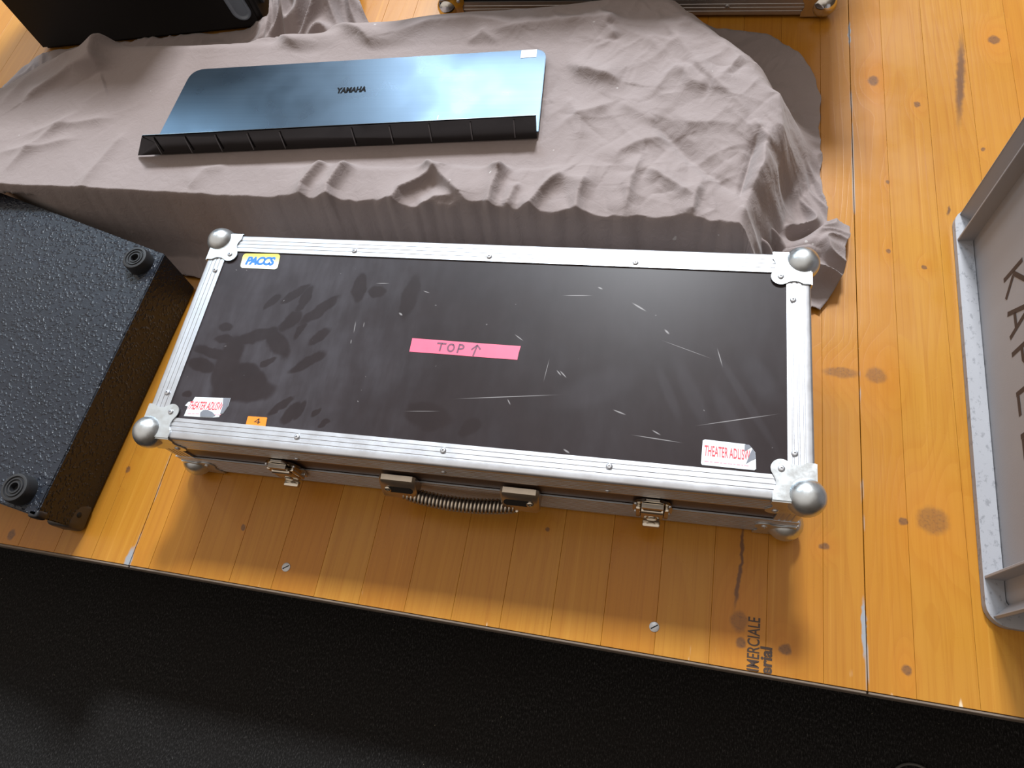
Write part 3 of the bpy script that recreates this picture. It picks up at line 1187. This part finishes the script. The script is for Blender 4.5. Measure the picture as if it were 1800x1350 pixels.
for k in range(300):                                         # thin sharp pinched lines
    x = .95 - abs(rng.normal(0, .40)) if k < 210 else rng.uniform(-.75, .7)
    y = rng.uniform(.40, .86)
    an = rng.choice([rng.normal(-.7, .25), rng.normal(.95, .25), rng.uniform(0, PI)])
    ln = rng.uniform(.02, .11)
    A = rng.uniform(.0005, .0015) * (1 if rng.random() < .6 else -1) * (1.0 if x > .42 else .6)
    P = [(x + math.cos(an) * ln * q + .003 * rng.normal(), y + math.sin(an) * ln * q + .003 * rng.normal()) for q in (-.5, 0, .5)]
    sel = (np.abs(X - x) < .08) & (np.abs(Y - y) < .08)
    dd, sg, tt = seg_dist(X[sel], Y[sel], P)
    Z[sel] += A * np.exp(-(dd / .0042) ** 1.3) * np.sin(np.clip(tt, 0, 1) * PI) * sstep(crown[sel], .2, .8)
# crumple network
wx = X + .03 * pnoise(X * 7, Y * 7, 31)
wy = Y + .03 * pnoise(X * 7, Y * 7, 32)
crump = np.zeros_like(X)
for sc_, am in ((6, .0030), (19, .0009), (47, .0005)):
    crump += am * (.5 - np.abs(pnoise(wx * sc_, wy * sc_ * .9, int(40 + sc_)))) * 2
dens = .30 + .70 * sstep(X, .35, .75)
Z += (crump - .004) * dens * sstep(crown, .1, .8) * .8
# front pleats running down the hang
Z += .0035 * right_w * (np.abs(pnoise(X * 26 + Y * 8, Y * 3, 77)) * 2 - .5) * np.exp(-((Y - .405) / .035) ** 2) * sstep(crown, .2, .9)
# flatten where the music rest lies
SX0, SX1, SY0, SY1 = -.225, .49, .478, .728
flat = sstep(X, SX0 - .05, SX0 + .005) * (1 - sstep(X, SX1 - .005, SX1 + .04)) * sstep(Y, SY0 - .016, SY0 + .004) * (1 - sstep(Y, SY1 - .01, SY1 + .04))
Z = Z * (1 - flat) + np.minimum(Z, CH - .003 + .25 * (Z - CH)) * flat
core = sstep(X, -.235, -.205) * (1 - sstep(X, .480, .500)) * sstep(Y, .468, .482) * (1 - sstep(Y, .722, .750))
Z = Z * (1 - core) + np.minimum(Z, CH - .0020) * core
# cloth lying on the boards: right-hand bunch, back heap, left hem
floor_c = (1 - sstep(crown, .02, .25))
bunch = np.exp(-(((X - .885) / .055) ** 2 + ((Y - .42) / .075) ** 2))
rid = (.5 - np.abs(pnoise(X * 24 + 3 * pnoise(X * 9, Y * 9, 8), Y * 13, 61))) * 2
Z += floor_c * bunch * (.030 + .030 * rid)
rear = np.exp(-(((X + .085) / .10) ** 2 + ((Y - 1.03) / .12) ** 2))
rid2 = (.5 - np.abs(pnoise(X * 15 + 2.5 * pnoise(X * 7, Y * 7, 9), Y * 9 + 2 * pnoise(X * 8, Y * 5, 10), 62))) * 2
Z += floor_c * rear * (.055 + .060 * rid2)
Z += floor_c * (.004 + .006 * pnoise(X * 9, Y * 11, 63) + .004 * rid) * (1 - rear) * (1 - bunch)
# standing flap beside the case corner and the folds that run down from the box corner
for pts, zz, hgt, wl_, wr_ in [([(1383, 437), (1420, 430), (1457, 422), (1474, 430)], .055, .055, .012, .034),
                               ([(1328, 384), (1345, 408), (1372, 442)], .09, .085, .010, .012), ([(1345, 386), (1375, 405), (1394, 428)], .07, .062, .008, .014)]:
    P = [(at_z(*q, zz).x, at_z(*q, zz).y) for q in pts]
    dd, sg, tt = seg_dist(X, Y, P)
    Z = np.maximum(Z, hgt * np.exp(-(dd / np.where(sg >= 0, wl_, wr_)) ** 2) * (1 - .25 * tt) * (1 + .12 * pnoise(X * 40, Y * 40, 95)))
Z = np.maximum(Z, .0022)
# hem: keep the faces inside this outline
hem = [at_z(*q, 0) for q in [(1330, 62), (1370, 76), (1400, 98), (1422, 122), (1434, 150), (1440, 190), (1441, 310), (1452, 395), (1487, 408), (1490, 432), (1474, 455), (1474, 495), (1455, 530), (1430, 556)]]
outline = [(p_.x, p_.y) for p_ in hem] + [(.862, .338), (.5, .3385), (-.9, .3385), (-.9, .60), (-.80, .765), (-.752, .895), (-.72, .914), (-.60, .930), (-.40, .949),
                                           (-.205, .964), (-.188, .985), (-.175, 1.13), (-.02, 1.13), (.0, 1.03), (.045, .955), (.2, .925), (.40, .925), (.62, .935), (.70, .930)]
ins = np.zeros(X.shape, bool)
ox = X + .004 * pnoise(X * 30, Y * 30, 91)
oy = Y + .004 * pnoise(X * 30, Y * 30, 92)
for i in range(len(outline)):
    a, b = outline[i], outline[(i + 1) % len(outline)]
    ins ^= ((a[1] > oy) != (b[1] > oy)) & (ox < (b[0] - a[0]) * (oy - a[1]) / (b[1] - a[1] + 1e-12) + a[0])
# the wind of the front hang outwards and sideways so that it is not a pure height field
Xo = X + .004 * pnoise(Y * 40, X * 10, 93) * (1 - crown) * crown * 3
ny_, nx_ = X.shape
idx = np.arange(nx_ * ny_).reshape(ny_, nx_)
ins &= ~((X < -.10) & (Y < .33 + (X + .1) * -.30 - .02) & (Z < .03))
keep = ins[:-1, :-1] & ins[1:, :-1] & ins[:-1, 1:] & ins[1:, 1:]
q0, q1, q2, q3 = idx[:-1, :-1][keep], idx[:-1, 1:][keep], idx[1:, 1:][keep], idx[1:, :-1][keep]
used = np.unique(np.concatenate([q0, q1, q2, q3]))
remap = np.full(nx_ * ny_, -1)
remap[used] = np.arange(len(used))
Yo = Y.copy()
# the hang is pushed back by the speaker that stands against it on the left
sa, sb = at_z(0, 338, HS), at_z(289, 446, HS)
yl = sa.y + (X - sa.x) / (sb.x - sa.x) * (sb.y - sa.y) + .013
Yo = np.where((X < sb.x + .012) & (Z < HS + .016) & (Y < yl), yl, Yo)
V = np.stack([Xo.ravel(), Yo.ravel(), Z.ravel()], 1)[used]
# trim the stepped hem back to a smooth line
cnt = np.zeros(len(V))
np.add.at(cnt, Fq_ := np.stack([remap[q0], remap[q1], remap[q2], remap[q3]], 1), 1)
edge_v = np.where(cnt < 4)[0]
OP = np.array(outline)
O2 = np.roll(OP, -1, 0)
EX, EY = ox.ravel()[used][edge_v], oy.ravel()[used][edge_v]
bd = np.full(len(edge_v), 1e9)
bx = EX.copy()
by = EY.copy()
for a, b in zip(OP, O2):
    l2 = ((b - a) ** 2).sum()
    t_ = np.clip(((EX - a[0]) * (b[0] - a[0]) + (EY - a[1]) * (b[1] - a[1])) / l2, 0, 1)
    qx, qy = a[0] + t_ * (b[0] - a[0]), a[1] + t_ * (b[1] - a[1])
    dq = np.hypot(EX - qx, EY - qy)
    m = dq < bd
    bd, bx, by = np.where(m, dq, bd), np.where(m, qx, bx), np.where(m, qy, by)
okv = (bd < .007) & (V[edge_v, 1] < 1.12)
V[edge_v, 0] += np.where(okv, bx - EX, 0)
V[edge_v, 1] += np.where(okv, by - EY, 0)
Fq = np.stack([remap[q0], remap[q1], remap[q2], remap[q3]], 1)
me = bpy.data.meshes.new('draped_cloth')
me.vertices.add(len(V))
me.vertices.foreach_set('co', V.ravel().astype(np.float32))
me.loops.add(Fq.size)
me.loops.foreach_set('vertex_index', Fq.ravel().astype(np.int32))
me.polygons.add(len(Fq))
me.polygons.foreach_set('loop_start', np.arange(0, Fq.size, 4, dtype=np.int32))
me.polygons.foreach_set('loop_total', np.full(len(Fq), 4, np.int32))
me.polygons.foreach_set('use_smooth', np.ones(len(Fq), bool))
me.update()
me.validate()
me.materials.append(cloth_material())
cl = bpy.data.objects.new('draped_cloth', me)
COL.objects.link(cl)
sol = cl.modifiers.new('thickness', 'SOLIDIFY')
sol.thickness = .0012
sol.offset = -1
tag(cl, 'wrinkled taupe cotton cloth draped over a long low box behind the flight case', 'cloth')

# ------------------------------------------------------------------ music rest lying on the cloth
SZ = .1480
bl, br_ = at_z(266, 263, SZ), at_z(946, 231, SZ)
tl, tr_ = at_z(338, 122, SZ), at_z(961, 85, SZ)
mr = root('music_rest', ((bl + tr_) / 2).to_tuple()[:2] + (SZ - .003,), 'satin black metal music rest with a ledge lying on the taupe cloth', 'music rest')


def round_poly(P, radii, n=6):
    out = []
    N = len(P)
    for i in range(N):
        p, a, b = P[i], P[i - 1], P[(i + 1) % N]
        r = radii[i]
        if r == 0:
            out.append(p)
            continue
        da, db = (a - p).normalized(), (b - p).normalized()
        p0, p1 = p + da * r, p + db * r
        for k in range(n + 1):
            t_ = k / n
            out.append(p0 * (1 - t_) ** 2 + p * 2 * t_ * (1 - t_) + p1 * t_ * t_)
    return out


STANDM = stand_material()
bm = B()
prism(bm, round_poly([bl, br_, tr_, tl], [0, 0, .022, .026]), (0, 0, -.003))
es = [e for e in bm.edges if len(e.link_faces) == 2 and e.calc_face_angle(0) > 1.2]
bmesh.ops.bevel(bm, geom=es, offset=.0007, segments=2, affect='EDGES')
plate = obj('plate', bm, STANDM, mr)
GLOSS = plain('gloss_black_plastic', (.008, .007, .008), .18, spec=.6)
Tl, Tr = bl + Vector((.002, .001, .029)), br_ + Vector((0, .001, .029))
Fl, Fr = bl + Vector((-.030, -.005, -.0085)), br_ + Vector((-.002, -.006, -.0085))
dirx = (Tr - Tl).normalized()
nf = Vector((dirx.y, -dirx.x, 0))
bm = B()
prism(bm, [Fl, Fr, Tr, Tl], -nf * .0022)
prism(bm, [Tl, Tr, Tr - nf * .0030, Tl - nf * .0030], (0, 0, -.0018))
ledge = obj('ledge', bm, GLOSS, mr, label='gloss black ribbed ledge')
bm = B()
prism(bm, [Tl + nf * .0006 + Vector((0, 0, -.0005)), Tl + nf * .0012 + dirx * .016 + Vector((0, 0, -.014)), Fl + nf * .0006 + dirx * .001 + Vector((0, 0, .001))], nf * .0006)
obj('end_gusset', bm, plain('grey_black_plastic', (.035, .034, .038), .4), ledge)
RIBM = plain('rib_plastic', (.075, .070, .074), .22, spec=.7)
for px in (262, 323, 382, 443, 503, 633, 700, 768, 838, 910):
    s_ = (px - 241) / (946 - 241)
    a = Tl.lerp(Tr, s_)
    b_ = Fl.lerp(Fr, s_)
    b_ = a + (b_ - a).dot((Fr - Tr).normalized()) * (Fr - Tr).normalized()
    bm = B()
    p0, p1 = a.lerp(b_, .10) + nf * .0004, a.lerp(b_, .86) + nf * .0004
    for o_ in (-.0008,):
        prism(bm, [p0 + dirx * o_, p0 + dirx * (o_ + .0018), p1 + dirx * (o_ + .0018), p1 + dirx * o_], nf * .0020)
    obj('rib', bm, RIBM, ledge)
f = quadmap(at_z(590, 164.5, SZ), at_z(643, 161.5, SZ), at_z(646, 151.5, SZ), at_z(593, 154.5, SZ), .0004)
bm = B()
text(bm, 'YAMAHA', f, .055, 0, space=1.0)
obj('lettering', bm, plain('black_logo_print', (.003, .003, .004), .7, spec=.1), plate, smooth=0)
f = quadmap(at_z(915, 102.5, SZ), at_z(943, 100, SZ), at_z(944, 87, SZ), at_z(917, 89, SZ), .0002)
bm = B()
prism(bm, [f(0, 0), f(1, 0), f(1, 1), f(0, 1)], (0, 0, .0003))
obj('sticker', bm, plain('white_label', (.80, .74, .74), .5, var=.04), plate, smooth=0, label='small blank white sticker')

# ------------------------------------------------------------------ textured speaker at the left
PAINT = paint_material()
BLACKP = plain('black_moulded_plastic', (.040, .035, .032), .42, spec=.5)
A_, B_, C_ = at_z(0, 338, HS), at_z(289, 446, HS), at_z(62, 908, HS)
Dn = at_z(-10, 882, HS)
dn = (Dn - C_).normalized()
da = (A_ - B_).normalized()
left = .40
D2 = C_ + dn * (left / abs(dn.x))
A2 = B_ + da * (left / abs(da.x))
near_b = at_z(150, 938, 0)
shift = Vector((near_b.x - C_.x - .004, near_b.y - C_.y + .004, 0))
sp_ = root('wedge_speaker', (C_.x - .25, .12, 0), 'black textured speaker lying on its side at the left, rubber feet up', 'speaker')
top = [A2, B_, C_, D2]
bot = [Vector((p_.x + shift.x, p_.y + (shift.y if i in (2, 3) else 0), .002)) for i, p_ in enumerate(top)]
bm = B()
loft(bm, [[*bot], [*top]])
fix(bm)
bmesh.ops.bevel(bm, geom=bm.edges[:], offset=.0018, segments=3, affect='EDGES')
spk = obj('cabinet', bm, PAINT, sp_)
RUB = plain('black_rubber', (.018, .018, .020), .5, spec=.4)
for q in ((236, 452), (24, 856)):
    c = at_z(q[0], q[1], HS + .018)
    bm = B()
    lathe(bm, [(.0215, -.0185), (.0205, -.003), (.0192, -.0005), (.0172, 0), (.0158, 0), (.0150, -.0018), (.0138, -.0018), (.0130, 0), (.0112, 0), (.0104, -.0018),
               (.0092, -.0018), (.0085, -.0002), (.0066, -.0002), (.0058, -.008), (.0001, -.008)], c, n=40)
    obj('rubber_foot', bm, RUB, sp_, label='ringed black rubber foot')
for c0, top_ in ((near_b + Vector((-.022, .024, .0)), False), (C_ + shift * .12 + Vector((-.012, .004, -.016)), True)):
    bm = B()
    if top_:
        box(bm, (c0.x - .002, c0.y - .006, c0.z - .004), (c0.x + .0145, c0.y + .006, c0.z + .0160), .004, 3)
    else:
        box(bm, (c0.x - .016, c0.y - .0235, .0015), (c0.x + .0225, c0.y + .018, .043), .008, 3)
    cp = obj('corner_protector', bm, (RUB if top_ else BLACKP), sp_, label='black plastic corner protector')
    if not top_:
        bm = B()
        lathe(bm, [(.0042, 0), (.0042, .0008), (.0028, .0014), (.0001, .0010)], (c0.x + .0224, c0.y - .002, .026), (1, 0, .0), 16)
        obj('screw', bm, DARK, cp)

# ------------------------------------------------------------------ grey crate at the right
gc0 = at_z(1672, 380, 0)
gc1 = at_z(1727, 1092, 0)
yaw = math.atan2(gc0.x - gc1.x, -(gc0.y - gc1.y))            # turn that maps +y onto the crate's long side
CL = .600
mid = (gc0 + gc1) / 2
cr = root('storage_crate', (mid.x, mid.y, 0), 'grey plastic storage crate with brown stencilled lettering at the right', 'crate', rz=-math.atan2(gc0.x - gc1.x, gc0.y - gc1.y))
CRM = crate_material()
CH_, CW, T = .32, .40, .003
LED = .0215
y0, y1 = -CL / 2, CL / 2
x0, x1 = 0, CW
bm = B()
# body walls (open top), recessed behind the base ledge
ix0, ix1, iy0, iy1 = x0 + LED, x1 - LED, y0 + LED, y1 - LED
outer = [(ix0, iy0), (ix1, iy0), (ix1, iy1), (ix0, iy1)]
rr = .012


def rrpoly(x0_, y0_, x1_, y1_, r, n_=5):
    out = []
    for cx, cy, a0 in ((x1_ - r, y1_ - r, 0), (x0_ + r, y1_ - r, 90), (x0_ + r, y0_ + r, 180), (x1_ - r, y0_ + r, 270)):
        for k in range(n_ + 1):
            a = math.radians(a0 + 90 * k / n_)
            out.append((cx + r * math.cos(a), cy + r * math.sin(a)))
    return out


def P3(poly_, z):
    return [Vector((a, b, z)) for a, b in poly_]


o_ = rrpoly(ix0, iy0, ix1, iy1, .012)
i_ = rrpoly(ix0 + T, iy0 + T, ix1 - T, iy1 - T, .010)
loft(bm, [P3(i_, .012), P3(i_, CH_), P3(o_, CH_), P3(o_, .003), P3(i_, .003), P3(i_, .012)], cap=False)
bm.faces.new([bm.verts.new(p_) for p_ in P3(i_, .012)])
fix(bm)
crb = obj('body', bm, CRM, cr, local=True)
bm = B()
lo = rrpoly(x0, y0, x1, y1, .024)
li = rrpoly(ix0 - .001, iy0 - .001, ix1 + .001, iy1 + .001, .011)
loft(bm, [P3(li, .014), P3(lo, .011), P3(lo, .001), P3(li, .001), P3(li, .014)], cap=False)
fix(bm)
obj('base_ledge', bm, CRM, cr, local=True)
bm = B()
hi_ = rrpoly(x0 + .004, y0 + .004, x1 - .004, y1 - .004, .022)
loft(bm, [P3(li, CH_ - .022), P3(hi_, CH_ - .022), P3(hi_, CH_ + .0), P3(i_, CH_ + .0), P3(li, CH_ - .022)], cap=False)
fix(bm)
obj('top_rim', bm, CRM, cr, local=True)
L0 = gc0 - Vector((mid.x, mid.y, 0))


def along(px, py):                                           # crate-local y of a pixel on the boards
    q = WM[cr.name].inverted() @ at_z(px, py, .012)
    return q.y


ribs = [along(1681, 421), along(1716, 1012)]
for k, yr in enumerate(ribs):
    for xa, xb in ((x0 + .0012, ix0 + .001), (ix1 - .001, x1 - .0012)):
        bm = B()
        box(bm, (xa, yr - .0018, .010), (xb, yr + .0018, CH_ - .020), .0006, 1)
        obj('rib', bm, CRM, cr, local=True)
for xr in (.05, CW - .05):
    for ya, yb in ((y0 + .0012, iy0 + .001), (iy1 - .001, y1 - .0012)):
        bm = B()
        box(bm, (xr - .0018, ya, .010), (xr + .0018, yb, CH_ - .020), .0006, 1)
        obj('rib', bm, CRM, cr, local=True)
for sx, sy in ((0, 0), (0, 1), (1, 0), (1, 1)):              # diagonal gussets in the corners
    bm = B()
    cx, cy = (ix0 if sx == 0 else ix1), (iy0 if sy == 0 else iy1)
    dx, dy = (-1 if sx == 0 else 1), (-1 if sy == 0 else 1)
    M = Matrix.Translation((cx - dx * .004, cy - dy * .004, 0)) @ Matrix.Rotation(math.atan2(dy, dx), 4, 'Z')
    box(bm, (0, -.0016, .010), (.0235, .0016, CH_ - .02), .0006, 1, M=M)
    obj('gusset', bm, CRM, cr, local=True)
# stencilled letters on the side wall, read from the far end to the near end
STEN = plain('brown_stencil_paint', (.035, .022, .022), .6, var=.3)
Wc = WM[cr.name].inverted()


def on_wall(px, py):
    d_ = Vector(ray(px, py))
    c_ = Wc @ Vector(CAM)
    dl = Wc.to_3x3() @ d_
    s_ = (ix0 - c_.x) / dl.x
    return c_ + dl * s_


kb = on_wall(1766, 492)
kt = on_wall(1795, 447)
lh = (kt.z - kb.z)
zb = kb.z
pitch = .0545
GL = {'K': [[(.1, 0), (.1, 1)], [(.24, .52), (.9, 1)], [(.36, .44), (.9, 0)]],
      'A': [[(0.0, 0), (.40, .96)], [(.60, .96), (1.0, 0)], [(.26, .34), (.74, .34)]],
      'P': [[(.1, 0), (.1, 1)], [(.26, .96), (.62, .96), (.84, .86), (.84, .62), (.62, .50), (.26, .50)]],
      'E': [[(.1, 0), (.1, 1)], [(.26, .95), (.9, .95)], [(.26, .5), (.78, .5)], [(.26, .05), (.9, .05)]],
      'L': [[(.1, 0), (.1, 1)], [(.26, .06), (.9, .06)]]}
lw = .62 * pitch
for k, ch in enumerate('KAPELLE'):
    ya = kb.y - k * pitch
    bm = B()
    f = quadmap((ix0 - .0003, ya + .003, zb), (ix0 - .0003, ya + .003 - lw, zb), (ix0 - .0003, ya + .003 - lw, zb + lh), (ix0 - .0003, ya + .003, zb + lh), 0)
    strokes(bm, GL[ch], f, .19, lh / lw)
    obj('lettering', bm, STEN, crb, local=True, smooth=0)

# ------------------------------------------------------------------ black speaker standing behind the cloth at the left
s0 = at_z(76, 92, 0)
s1 = at_z(470, 52, 0)
dx_ = (s1 - s0).normalized()
nb = Vector((-dx_.y, dx_.x, 0))
bs = root('floor_monitor', (s0 + dx_ * .25 + nb * .15).to_tuple(), 'tall matt black speaker with a side handle standing behind the cloth, upper left', 'speaker')
MATB = plain('matt_black_paint', (.0075, .0065, .0065), .55, spec=.3)
Lb = (s1 - s0).length
HB = .56
# wedge-shaped side that faces the viewer
p_top = at_y(405, 0, s1.y)
slope = ((p_top - s1).dot(dx_)) / (p_top.z)
prof = [(.0, .0), (Lb, 0), (Lb, HB), (.0, HB)]
bm = B()
face = [s0 + dx_ * a + Vector((0, 0, b + .002)) for a, b in prof]
prism(bm, face, nb * .32)
bmesh.ops.bevel(bm, geom=bm.edges[:], offset=.010, segments=3, affect='EDGES')
obj('cabinet', bm, MATB, bs)
bm = B()
gq = [s1 + nb * a + Vector((0, 0, b)) + dx_ * .0002 for a, b in ((.03, .04), (.29, .04), (.29, HB - .04), (.03, HB - .04))]
prism(bm, gq, dx_ * .006)
obj('grille', bm, plain('dark_grey_grille', (.05, .055, .065), .45, .5), bs)
# recessed grip: pressed cup with a rim, following the slanted edge
hc0, hc1 = at_y(422, 22, s1.y - .01), at_y(398, -16, s1.y - .01)
bm = B()
hax = (hc1 - hc0).normalized()
hside = hax.cross(nb).normalized()
hr = .017
ring = lambda r, dep: [hc0 - hax * 0 + hax * (r * math.sin(a) * 1) * (1) + hside * (r * math.cos(a)) + nb * dep if math.sin(a) <= 0 else
                       hc1 + hax * (r * math.sin(a)) + hside * (r * math.cos(a)) + nb * dep for a in [2 * PI * (k + .5) / 32 for k in range(32)]]
base_off = -((hc0 - s0).dot(nb))
loft(bm, [ring(hr + .004, base_off - .0005), ring(hr + .003, base_off - .004), ring(hr, base_off - .004), ring(hr - .003, base_off - .001), ring(hr - .006, base_off + .0005)], cap=True)
fix(bm)
obj('handle', bm, plain('grey_grip_plastic', (.16, .19, .23), .30, spec=.6), bs, label='grey recessed grip')

# ------------------------------------------------------------------ black flight case standing at the back
k0 = at_z(784, 35, 0)
k1 = at_z(1452, 33, 0)
kd = (k1 - k0).normalized()
BW, BD, BH = (k1 - k0).length, .34, .40
bc = root('upright_flight_case', (k0 + kd * BW / 2 + Vector((-kd.y, kd.x, 0)) * BD / 2).to_tuple(), 'tall black flight case standing behind the cloth, top centre', 'flight case',
          rz=math.atan2(kd.y, kd.x))
hw, hdp = BW / 2, BD / 2
GREYA = plain('dull_aluminium', (.40, .38, .37), .45, .85)
BALLM = plain('smooth_steel_ball', (.60, .58, .55), .10, 1.0)
PAN = plain('black_panel', (.006, .006, .007), .4, spec=.3)
for nm, lo, hi in (('front_panel', (-hw + .01, -hdp + .003, .012), (hw - .01, -hdp + .010, BH - .01)), ('back_panel', (-hw + .01, hdp - .010, .012), (hw - .01, hdp - .003, BH - .01)),
                   ('side_panel', (-hw + .003, -hdp + .01, .012), (-hw + .010, hdp - .01, BH - .01)), ('side_panel', (hw - .010, -hdp + .01, .012), (hw - .003, hdp - .01, BH - .01)),
                   ('top_panel', (-hw + .01, -hdp + .01, BH - .010), (hw - .01, hdp - .01, BH - .003))):
    bm = B()
    box(bm, lo, hi)
    obj(nm, bm, PAN, bc, local=True, smooth=0)
for z0, dz in ((.006, 1), (BH, -1)):
    for ys_, dy in ((-hdp, 1), (hdp, -1)):
        bm = B()
        profile(bm, (-hw, ys_, z0), (hw, ys_, z0), (0, dy, 0), (0, 0, dz), .030, .033)
        obj('edge_profile', bm, GREYA, bc, local=True)
    for xs_, dx2 in ((-hw, 1), (hw, -1)):
        bm = B()
        profile(bm, (xs_, -hdp + .031, z0), (xs_, hdp - .031, z0), (dx2, 0, 0), (0, 0, dz), .030, .033)
        obj('edge_profile', bm, GREYA, bc, local=True)
    for sx in (-1, 1):
        for sy in (-1, 1):
            corner(bc, (sx * hw, sy * hdp, z0), (-sx, -sy, dz), zc=(.0235 if dz > 0 else None), mat=BALLM, local=True)
for sx in (-1, 1):
    bm = B()
    profile(bm, (sx * (hw - .0005), -hdp + .0005, .04), (sx * (hw - .0005), -hdp + .0005, BH - .03), (-sx, 0, 0), (0, 1, 0), .024, .030)
    obj('edge_profile', bm, GREYA, bc, local=True)
for q in ((1278, 17),):
    pl_ = WM[bc.name].inverted() @ at_y(*q, k0.y - .03)
    bm = B()
    rivet(bm, (pl_.x, -hdp - .0002, .026), (0, -1, 0), .0042)
    obj('rivet', bm, GREYA, bc, local=True)

# ------------------------------------------------------------------ cable loop on the carpet
cc = at_z(1609, 1387, FLOOR_Z + .004)
bm = B()
rad = (at_z(1609, 1344, FLOOR_Z + .004) - cc).length
pts = []
for k in range(48):
    a = 2 * PI * k / 48
    pts.append(cc + Vector((rad * 1.05 * math.cos(a), rad * math.sin(a), .0005 * math.sin(3 * a))))
tube(bm, pts, .0019, 8, closed=True)
tag(obj('cable_loop', bm, plain('grey_cable', (.055, .052, .048), .45), None), 'thin grey cable loop on the dark carpet at the lower right', 'cable')

# ------------------------------------------------------------------ light: high window behind, sky window to the left, dim warm hall
def area(name, loc, target, sx, sy, energy, col):
    l = bpy.data.lights.new(name, 'AREA')
    l.shape = 'RECTANGLE'
    l.size, l.size_y = sx, sy
    l.energy = energy
    l.color = col
    o = bpy.data.objects.new(name, l)
    COL.objects.link(o)
    o.location = loc
    o.rotation_euler = (Vector(target) - Vector(loc)).to_track_quat('-Z', 'Y').to_euler()
    return o


def sky_dir(az, el, dist, tgt=(.45, .35, .1)):
    a, e = math.radians(az), math.radians(el)
    return (tgt[0] + dist * math.cos(e) * math.sin(a), tgt[1] + dist * math.cos(e) * math.cos(a), tgt[2] + dist * math.sin(e))


area('window_light', sky_dir(1, 48.5, 7), (.45, .35, .1), .95, .85, 715, (.90, .95, 1.0))
area('sky_window_light', sky_dir(-20, 41, 7), (.3, .6, .1), 1.5, 1.3, 240, (.70, .86, 1.0))
area('side_window_light', sky_dir(-52, 36, 7), (.1, .5, .1), 1.0, 1.0, 60, (.55, .80, 1.0))

w = bpy.data.worlds.new('dim_hall')
SC.world = w
w.use_nodes = True
nt = w.node_tree
bg = nt.nodes['Background']
tc = nt.nodes.new('ShaderNodeTexCoord')
mp = nt.nodes.new('ShaderNodeMapping')
mp.inputs['Location'].default_value = (0, 0, 0)
sx_ = nt.nodes.new('ShaderNodeSeparateXYZ')
nt.links.new(tc.outputs['Generated'], sx_.inputs[0])
nz = nt.nodes.new('ShaderNodeTexNoise')
nz.inputs['Scale'].default_value = 2.2
nz.inputs['Detail'].default_value = 3
nt.links.new(tc.outputs['Generated'], nz.inputs['Vector'])
ad = nt.nodes.new('ShaderNodeMath')
ad.operation = 'MULTIPLY_ADD'
nt.links.new(nz.outputs['Fac'], ad.inputs[0])
ad.inputs[1].default_value = .5
ax_ = nt.nodes.new('ShaderNodeMath')
ax_.operation = 'MULTIPLY_ADD'
nt.links.new(sx_.outputs['X'], ax_.inputs[0])
ax_.inputs[1].default_value = -.38
nt.links.new(sx_.outputs['Z'], ax_.inputs[2])
ay_ = nt.nodes.new('ShaderNodeMath')
ay_.operation = 'MULTIPLY_ADD'
nt.links.new(sx_.outputs['Y'], ay_.inputs[0])
ay_.inputs[1].default_value = .22
nt.links.new(ax_.outputs[0], ay_.inputs[2])
nt.links.new(ay_.outputs[0], ad.inputs[2])
rp = nt.nodes.new('ShaderNodeValToRGB')
nt.links.new(ad.outputs[0], rp.inputs[0])
el = rp.color_ramp.elements
el[0].position = .25
el[0].color = (.09, .065, .045, 1)
el[1].position = 1.0
el[1].color = (1.0, .90, .80, 1)
e_ = el.new(.60)
e_.color = (.26, .21, .17, 1)
nt.links.new(rp.outputs[0], bg.inputs[0])
bg.inputs[1].default_value = .86

cd = bpy.data.cameras.new('camera')
cam = bpy.data.objects.new('camera', cd)
COL.objects.link(cam)
R3 = Matrix(((RC[0][0], -RC[1][0], -RC[2][0]), (RC[0][1], -RC[1][1], -RC[2][1]), (RC[0][2], -RC[1][2], -RC[2][2])))
cam.matrix_world = Matrix.Translation(Vector(CAM)) @ R3.to_4x4()
cd.sensor_width = 36
cd.lens = F_PX / 1800 * 36
cd.clip_start = .01
SC.camera = cam
SC.view_settings.view_transform = 'Standard'
SC.view_settings.look = 'None'
SC.view_settings.gamma = 1
SC.view_settings.use_curve_mapping = False
SC.view_settings.exposure = 0.0
